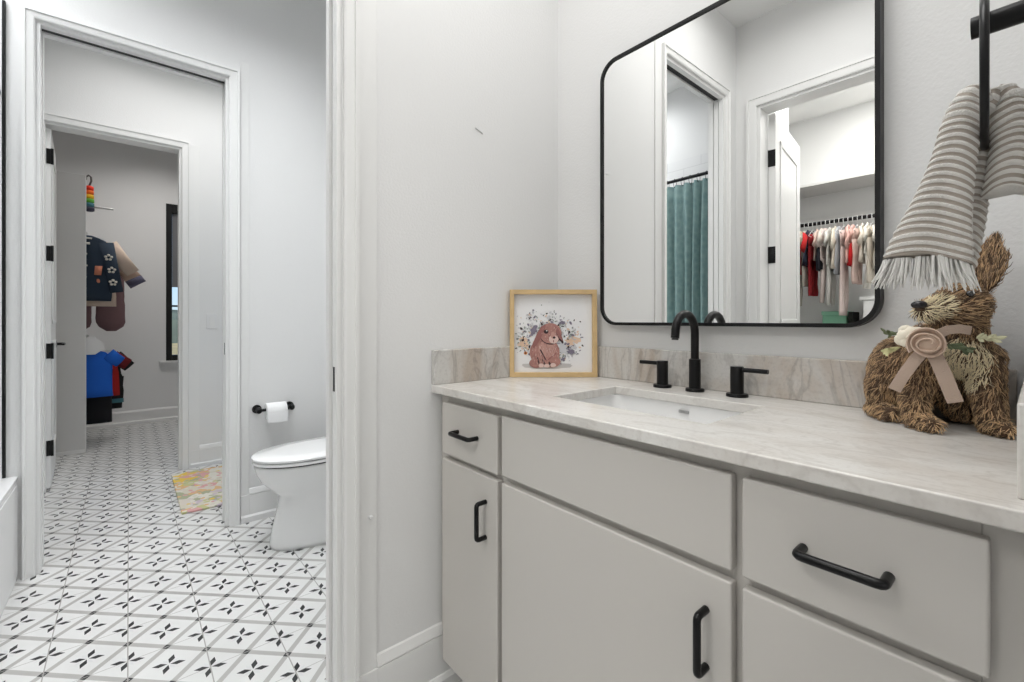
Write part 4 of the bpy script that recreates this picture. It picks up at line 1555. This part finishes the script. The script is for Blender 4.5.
def cardigan(g):
    top_geo(g, 0.205, 0.575, 0.44, 0.055, 0, dep=0.035, ang=80, neck=0.40)
    # pale trims across the yoke, buttons, patch, daisies on the sleeve
    g.box(0.030, 0.036, -0.02, 0.085, -0.040, -0.026, 1)
    g.box(0.034, 0.040, -0.02, 0.072, -0.088, -0.070, 1)
    for z in (-0.17, -0.27, -0.37, -0.47):
        g.ell((0.042, 0.045, z), (0.005, 0.009, 0.009), 10, 6, 1)
    g.box(0.036, 0.042, 0.100, 0.148, -0.35, -0.27, 2)
    g.ell((0.040, 0.125, -0.40), (0.004, 0.012, 0.020), 10, 6, 2)
    for (yy, z) in ((0.185, -0.19), (0.208, -0.30), (0.224, -0.41)):
        for k in range(5):
            a = 2 * PI * k / 5 + 0.3
            g.ell((0.040, yy + 0.020 * math.cos(a), z + 0.020 * math.sin(a)), (0.006, 0.011, 0.011), 8, 6, 1)


hanger('clothes_hanger', (-4.19, -1.60, UP + 0.003), 0.19, wire, 'white hanger under the navy daisy cardigan', HG, drop=0.12)
garment('cardigan', (-4.19, -1.60, 1.868), cardigan, [navy, daisy, og], 'navy child cardigan with white daisies on the sleeve at the closet front', 'cardigan', 'clothes in the far closet')
hanger('clothes_hanger', (-4.28, -1.60, UP + 0.003), 0.19, wire, 'white hanger under the cream blouse behind the navy cardigan', HG, drop=0.12)
garment('blouse', (-4.28, -1.60, 1.868), lambda g: top_geo(g, 0.23, 0.62, 0.30, 0.06, 0, dep=0.03, ang=55), [cloth(206, 186, 170)],
        'cream blouse hanging just behind the navy cardigan', 'blouse', 'clothes in the far closet')


def jacket(g):
    top_geo(g, 0.215, 0.50, 0.20, 0.058, 0, dep=0.035, ang=57)
    a = math.radians(57)
    for s_ in (1, -1):
        dv = Vector((0, s_ * math.cos(a), -math.sin(a)))
        p0 = Vector((0, s_ * 0.172, -0.062)) + dv * 0.19
        g.tube([p0, p0 + dv * 0.05], [(0.055, 0.032), (0.056, 0.032)], 12, 1, up=(1, 0, 0))
        p0 = p0 + dv * 0.05
        g.tube([p0, p0 + dv * 0.10], [(0.060, 0.034), (0.066, 0.034)], 12, 2, up=(1, 0, 0))
        p0 = p0 + dv * 0.10
        g.tube([p0, p0 + dv * 0.07], [(0.066, 0.034), (0.070, 0.034)], 12, 3, up=(1, 0, 0))


hanger('clothes_hanger', (-4.40, -1.60, UP + 0.003), 0.19, wire, 'white hanger under the pink colour-block jacket', HG, drop=0.12)
garment('jacket', (-4.40, -1.60, 1.868), jacket, [cloth(58, 48, 52), cloth(206, 166, 170), cloth(196, 168, 150), cloth(86, 84, 104)],
        'pink and lilac block-sleeved jacket poking out behind the navy cardigan', 'jacket', 'clothes in the far closet')


def quilted(g):
    for s_ in (1, -1):
        rings = []
        for k in range(15):
            f_ = k / 14
            z = -0.58 * f_
            e_ = math.sqrt(max(0.02, 1 - max(0, (f_ - 0.82) / 0.19) ** 2))
            rings.append(ering((0.0, s_ * 0.118, z), (0.096 + 0.012 * f_) * e_, (0.038 + 0.007 * abs(math.sin(f_ * 5 * PI))) * e_, 18))
        g.loft(rings)
    g.loft([ering((0, 0, 0.02), 0.19, 0.03), ering((0, 0, -0.06), 0.205, 0.038), ering((0, 0, -0.16), 0.208, 0.036)])


hanger('clothes_hanger', (-4.52, -1.60, UP + 0.003), 0.17, wire, 'white hanger under the mauve quilted trousers', HG, drop=0.12)
garment('quilted_trousers', (-4.52, -1.52, 1.60), quilted, [cloth(124, 96, 98)], 'mauve quilted snow trousers hanging under the navy cardigan', 'trousers', 'clothes in the far closet')

ra = empty('rainbow_toy', (-4.14, -1.515, 2.05))
tag(ra, 'rainbow striped hanging plush toy above the navy cardigan', 'toy')
cols = [(226, 60, 40), (238, 110, 40), (244, 190, 50), (96, 170, 60), (70, 120, 130), (60, 60, 76)]
for k, c_ in enumerate(cols):
    z = 2.265 - 0.036 * k
    G().lathe([(0.024, -0.019), (0.031 + 0.001 * k, -0.013), (0.031 + 0.001 * k, 0.013), (0.024, 0.019)], (-4.14, -1.535, z), 18).build('stripe', cloth(*c_), parent=ra, smooth='all')
G().tube([(-4.14, -1.535, 2.28), (-4.14, -1.520, 2.33), (-4.14, -1.522, 2.365), (-4.14, -1.537, 2.378), (-4.14, -1.552, 2.362), (-4.14, -1.556, 2.335)], 0.007, 8) \
    .build('loop', cloth(90, 86, 84), parent=ra, smooth='all')

g = G()
pl = [(-0.19, -0.075), (0.105, -0.075), (0.160, -0.03), (0.165, 0.02), (0.10, 0.075), (-0.19, 0.080)]
g.loft([[(-4.140, -1.60 + y, 0.900 + z) for y, z in pl], [(-4.134, -1.60 + y, 0.900 + z) for y, z in pl]])
tag(g.build('blank_panel', M['plastic'], origin=(-4.137, -1.60, 0.83)), 'blank white panel with clipped corners above the blue shirt', 'panel')
hanger('clothes_hanger', (-4.21, -1.60, 0.982), 0.19, wire, 'white hanger under the bright blue shirt', HG, drop=0.10)
garment('blue_shirt', (-4.21, -1.60, 0.875), lambda g: top_geo(g, 0.232, 0.43, 0.11, 0.055, 0, dep=0.03, ang=40, flare=0.95), [cloth(26, 98, 200)],
        'bright blue short sleeved shirt on the lower closet rod', 'shirt', 'clothes in the far closet')
hanger('clothes_hanger', (-4.27, -1.60, 0.982), 0.19, wire, 'white hanger behind the bright blue shirt', HG, drop=0.10)
garment('trousers', (-4.285, -1.60, 0.80), lambda g: pants_geo(g, 0.20, 0.60), [cloth(20, 20, 24)], 'black trousers hanging lowest behind the blue shirt', 'trousers', 'clothes in the far closet')


def redtop(g):
    top_geo(g, 0.265, 0.42, 0.13, 0.055, 0, 1, dep=0.03, ang=35, flare=1.0)


garment('red_shirt', (-4.37, -1.60, 0.845), redtop, [cloth(176, 34, 30), cloth(112, 22, 26)], 'red shirt with maroon sleeves behind the blue shirt', 'shirt', 'clothes in the far closet')
hanger('clothes_hanger', (-4.37, -1.60, 0.982), 0.20, wire, 'white hanger under the red shirt with maroon sleeves', HG, drop=0.10)


def blacktop(g):
    top_geo(g, 0.285, 0.46, 0.15, 0.055, 0, 0, dep=0.03, ang=45, flare=1.03)
    g.loft([ering((0, 0, -0.462), 0.295, 0.031), ering((0, 0, -0.50), 0.296, 0.030)], 1)


garment('dark_shirt', (-4.46, -1.60, 0.845), blacktop, [cloth(22, 22, 26), cloth(70, 120, 128)], 'black shirt with teal hem rearmost beside the red shirt', 'shirt', 'clothes in the far closet')
hanger('clothes_hanger', (-4.46, -1.60, 0.982), 0.20, wire, 'white hanger under the black shirt with teal hem', HG, drop=0.10)
garment('shorts', (-4.55, -1.60, 0.66), lambda g: pants_geo(g, 0.265, 0.38), [cloth(24, 24, 28)], 'black shorts hanging low behind the black trousers', 'shorts', 'clothes in the far closet')
hanger('clothes_hanger', (-4.55, -1.60, 0.982), 0.20, wire, 'white hanger above the black shorts', HG, drop=0.10)

# ---- nursery closet seen in the mirror
NS = empty('closet_shelf', (0.45, -3.17, 2.2))
tag(NS, 'white upper closet shelf above the row of baby clothes', 'shelf')
G().box(-0.598, 1.498, YB + 0.002, -3.015, 2.205, 2.225).build('board', M['card'], parent=NS, bevel=0.002)
G().box(-0.598, 1.498, YB + 0.001, YB + 0.019, 1.965, 2.010).build('cleat', M['trim'], parent=NS, bevel=0.002)
nrod = G().cyl((-0.599, -3.07, 1.905), (1.499, -3.07, 1.905), 0.015, n=14).build('closet_rod', M['black'], origin=(0.45, -3.07, 1.905))
tag(nrod, 'black closet rod carrying the row of baby clothes under the white shelf', 'rod')
BH, BC = 'baby hangers seen in the mirror', 'baby clothes seen in the mirror'
kinds = [
    ('sleepsuit', 'r', (206, 200, 190), None, 'cream baby sleepsuit nearest the open closet door', 'sleepsuit', 0.62),
    ('dress', 'd', (190, 30, 34), (214, 200, 178), 'red baby dress with cream top second from the open door', 'dress', 0.36),
    ('sleepsuit', 'r', (214, 208, 196), None, 'ivory baby sleepsuit just right of the red dress', 'sleepsuit', 0.46),
    ('shirt', 't', (40, 44, 62), (196, 36, 38), 'navy baby shirt with red collar beside the ivory sleepsuit', 'shirt', 0.30),
    ('leggings', 'p', (150, 34, 40), None, 'dark red baby leggings hanging beside the navy shirt', 'leggings', 0.50),
    ('shirt', 't', (222, 198, 186), None, 'blush baby shirt between dark red leggings and black shorts', 'shirt', 0.26),
    ('romper', 'd', (26, 28, 38), (218, 206, 196), 'black skirted baby romper with pale bodice', 'romper', 0.34),
    ('sleepsuit', 'r', (222, 206, 200), None, 'pale pink footed sleepsuit hanging low near the middle', 'sleepsuit', 0.60),
    ('sleepsuit', 'r', (222, 220, 214), None, 'white footed sleepsuit longest of the middle clothes', 'sleepsuit', 0.62),
    ('cardigan', 't', (214, 206, 190), None, 'beige baby cardigan right of the white footed sleepsuit', 'cardigan', 0.34),
    ('shirt', 't', (178, 182, 186), None, 'grey checked baby shirt in the middle of the rod', 'shirt', 0.38),
    ('leggings', 'p', (226, 208, 202), None, 'long pale pink leggings right of the grey shirt', 'leggings', 0.66),
    ('shirt', 't', (222, 178, 168), None, 'rose baby shirt between pale pink leggings and red bib', 'shirt', 0.30),
    ('dress', 'd', (206, 30, 34), (216, 176, 166), 'rose baby dress with bright red skirt right of centre', 'dress', 0.32),
    ('leggings', 'p', (216, 190, 180), None, 'dusty pink leggings right of the red skirted dress', 'leggings', 0.42),
    ('shirt', 't', (224, 214, 200), None, 'ivory baby shirt left of the white trousers', 'shirt', 0.30),
    ('sleepsuit', 'r', (226, 222, 214), None, 'white baby sleepsuit with dangling legs third from the mirror edge', 'sleepsuit', 0.50),
    ('leggings', 'p', (204, 194, 180), None, 'sand coloured leggings second from the mirror edge', 'leggings', 0.42),
    ('cardigan', 't', (222, 216, 204), None, 'chunky cream baby cardigan closest to the mirror edge', 'cardigan', 0.36),
]


def dress_geo(g, hw, h, mi, mt):
    top_geo(g, hw * 0.8, h * 0.5, hw * 0.7, hw * 0.28, mt, dep=0.018, ang=55)
    g.loft([ering((0, 0, -0.45 * h), hw * 0.8, 0.02), ering((0, 0, -0.7 * h), hw * 1.02, 0.026), ering((0, 0, -h), hw * 1.15, 0.03)], mi)


h0 = None
for i, (nm, kd, c1, c2, lab, cat, h) in enumerate(kinds):
    x = -0.118 + 0.0295 * i
    hl = 'small white baby hanger on the black rod holding the ' + ' '.join(lab.split()[:4])
    if h0 is None:
        h0 = hanger('baby_hanger', (x, -3.07, 1.923), 0.11, wire, hl, BH, drop=0.070, th=0.0021)
    else:
        hc = copy_tree(h0)
        hc.location = (x, -3.07, 1.923)
        hc['label'] = hl
    hw = 0.115 + 0.025 * math.sin(i * 2.3)
    mats_ = [cloth(*c1)] + ([cloth(*c2)] if c2 else [])
    if kd == 'r':
        geo = lambda g, hw=hw, h=h: romper_geo(g, hw, h, 0)
    elif kd == 'd':
        geo = lambda g, hw=hw, h=h: dress_geo(g, hw, h, 0, 1)
    elif kd == 't':
        geo = lambda g, hw=hw, h=h, c2=c2: top_geo(g, hw, h, hw * 1.1, hw * 0.32, 0, 1 if c2 else 0, dep=0.014, ang=58)
    else:
        geo = lambda g, hw=hw, h=h: pants_geo(g, hw * 0.62, h, dep=0.012)
    garment('baby_' + nm, (x, -3.07, 1.862 if kd != 'p' else 1.82), geo, mats_, lab, cat, BC, yaw_=0.14 * math.sin(i * 1.9 + 0.5))

bx = empty('storage_box', (0.10, -3.26, 0.95))
tag(bx, 'mint green storage box on the closet floor unit seen in the mirror', 'box')
G().box(0.04, 0.20, -3.38, -3.16, 1.001, 1.165).build('box_body', cloth(140, 196, 166), parent=bx, bevel=0.004)
G().box(0.034, 0.206, -3.386, -3.154, 1.165, 1.195).build('box_lid', cloth(150, 204, 176), parent=bx, bevel=0.004)
dk = tag(G().box(0.212, 0.240, -3.38, -3.17, 1.001, 1.19).build('binder', cloth(40, 44, 38), bevel=0.004, origin=(0.226, -3.27, 1.001)),
         'dark slim binder standing right of the mint green box', 'binder')
lw = empty('low_shelf', (0.2, -3.2, 0))
tag(lw, 'low white closet shelf unit carrying the mint green box', 'shelf')
G().box(-0.598, 0.285, YB + 0.001, -3.06, 0.975, 1.0).build('top_board', M['card'], parent=lw, bevel=0.002)
for xx in (-0.598, -0.16, 0.267):
    G().box(xx, xx + 0.018, YB + 0.001, -3.07, 0.0, 0.975).build('side_panel', M['card'], parent=lw)
du = empty('drawer_tower', (0.6, -3.17, 0))
tag(du, 'white drawer tower with overhanging top right of the mint box', 'drawers')
G().box(0.335, 0.90, YB + 0.001, -3.03, 0.0, 1.275).build('carcass', M['trim'], parent=du, bevel=0.002)
G().box(0.315, 0.92, YB + 0.001, -3.015, 1.275, 1.300).build('top_board', M['trim'], parent=du, bevel=0.002)
for k in range(4):
    dr = G().box(0.345, 0.89, -3.03, -3.012, 0.04 + 0.31 * k, 0.335 + 0.31 * k).build('drawer', M['trim'], parent=du, bevel=0.002)
    G().cyl((0.617, -3.012, 0.19 + 0.31 * k), (0.617, -2.990, 0.19 + 0.31 * k), 0.012, n=12).build('knob', M['black'], parent=dr)
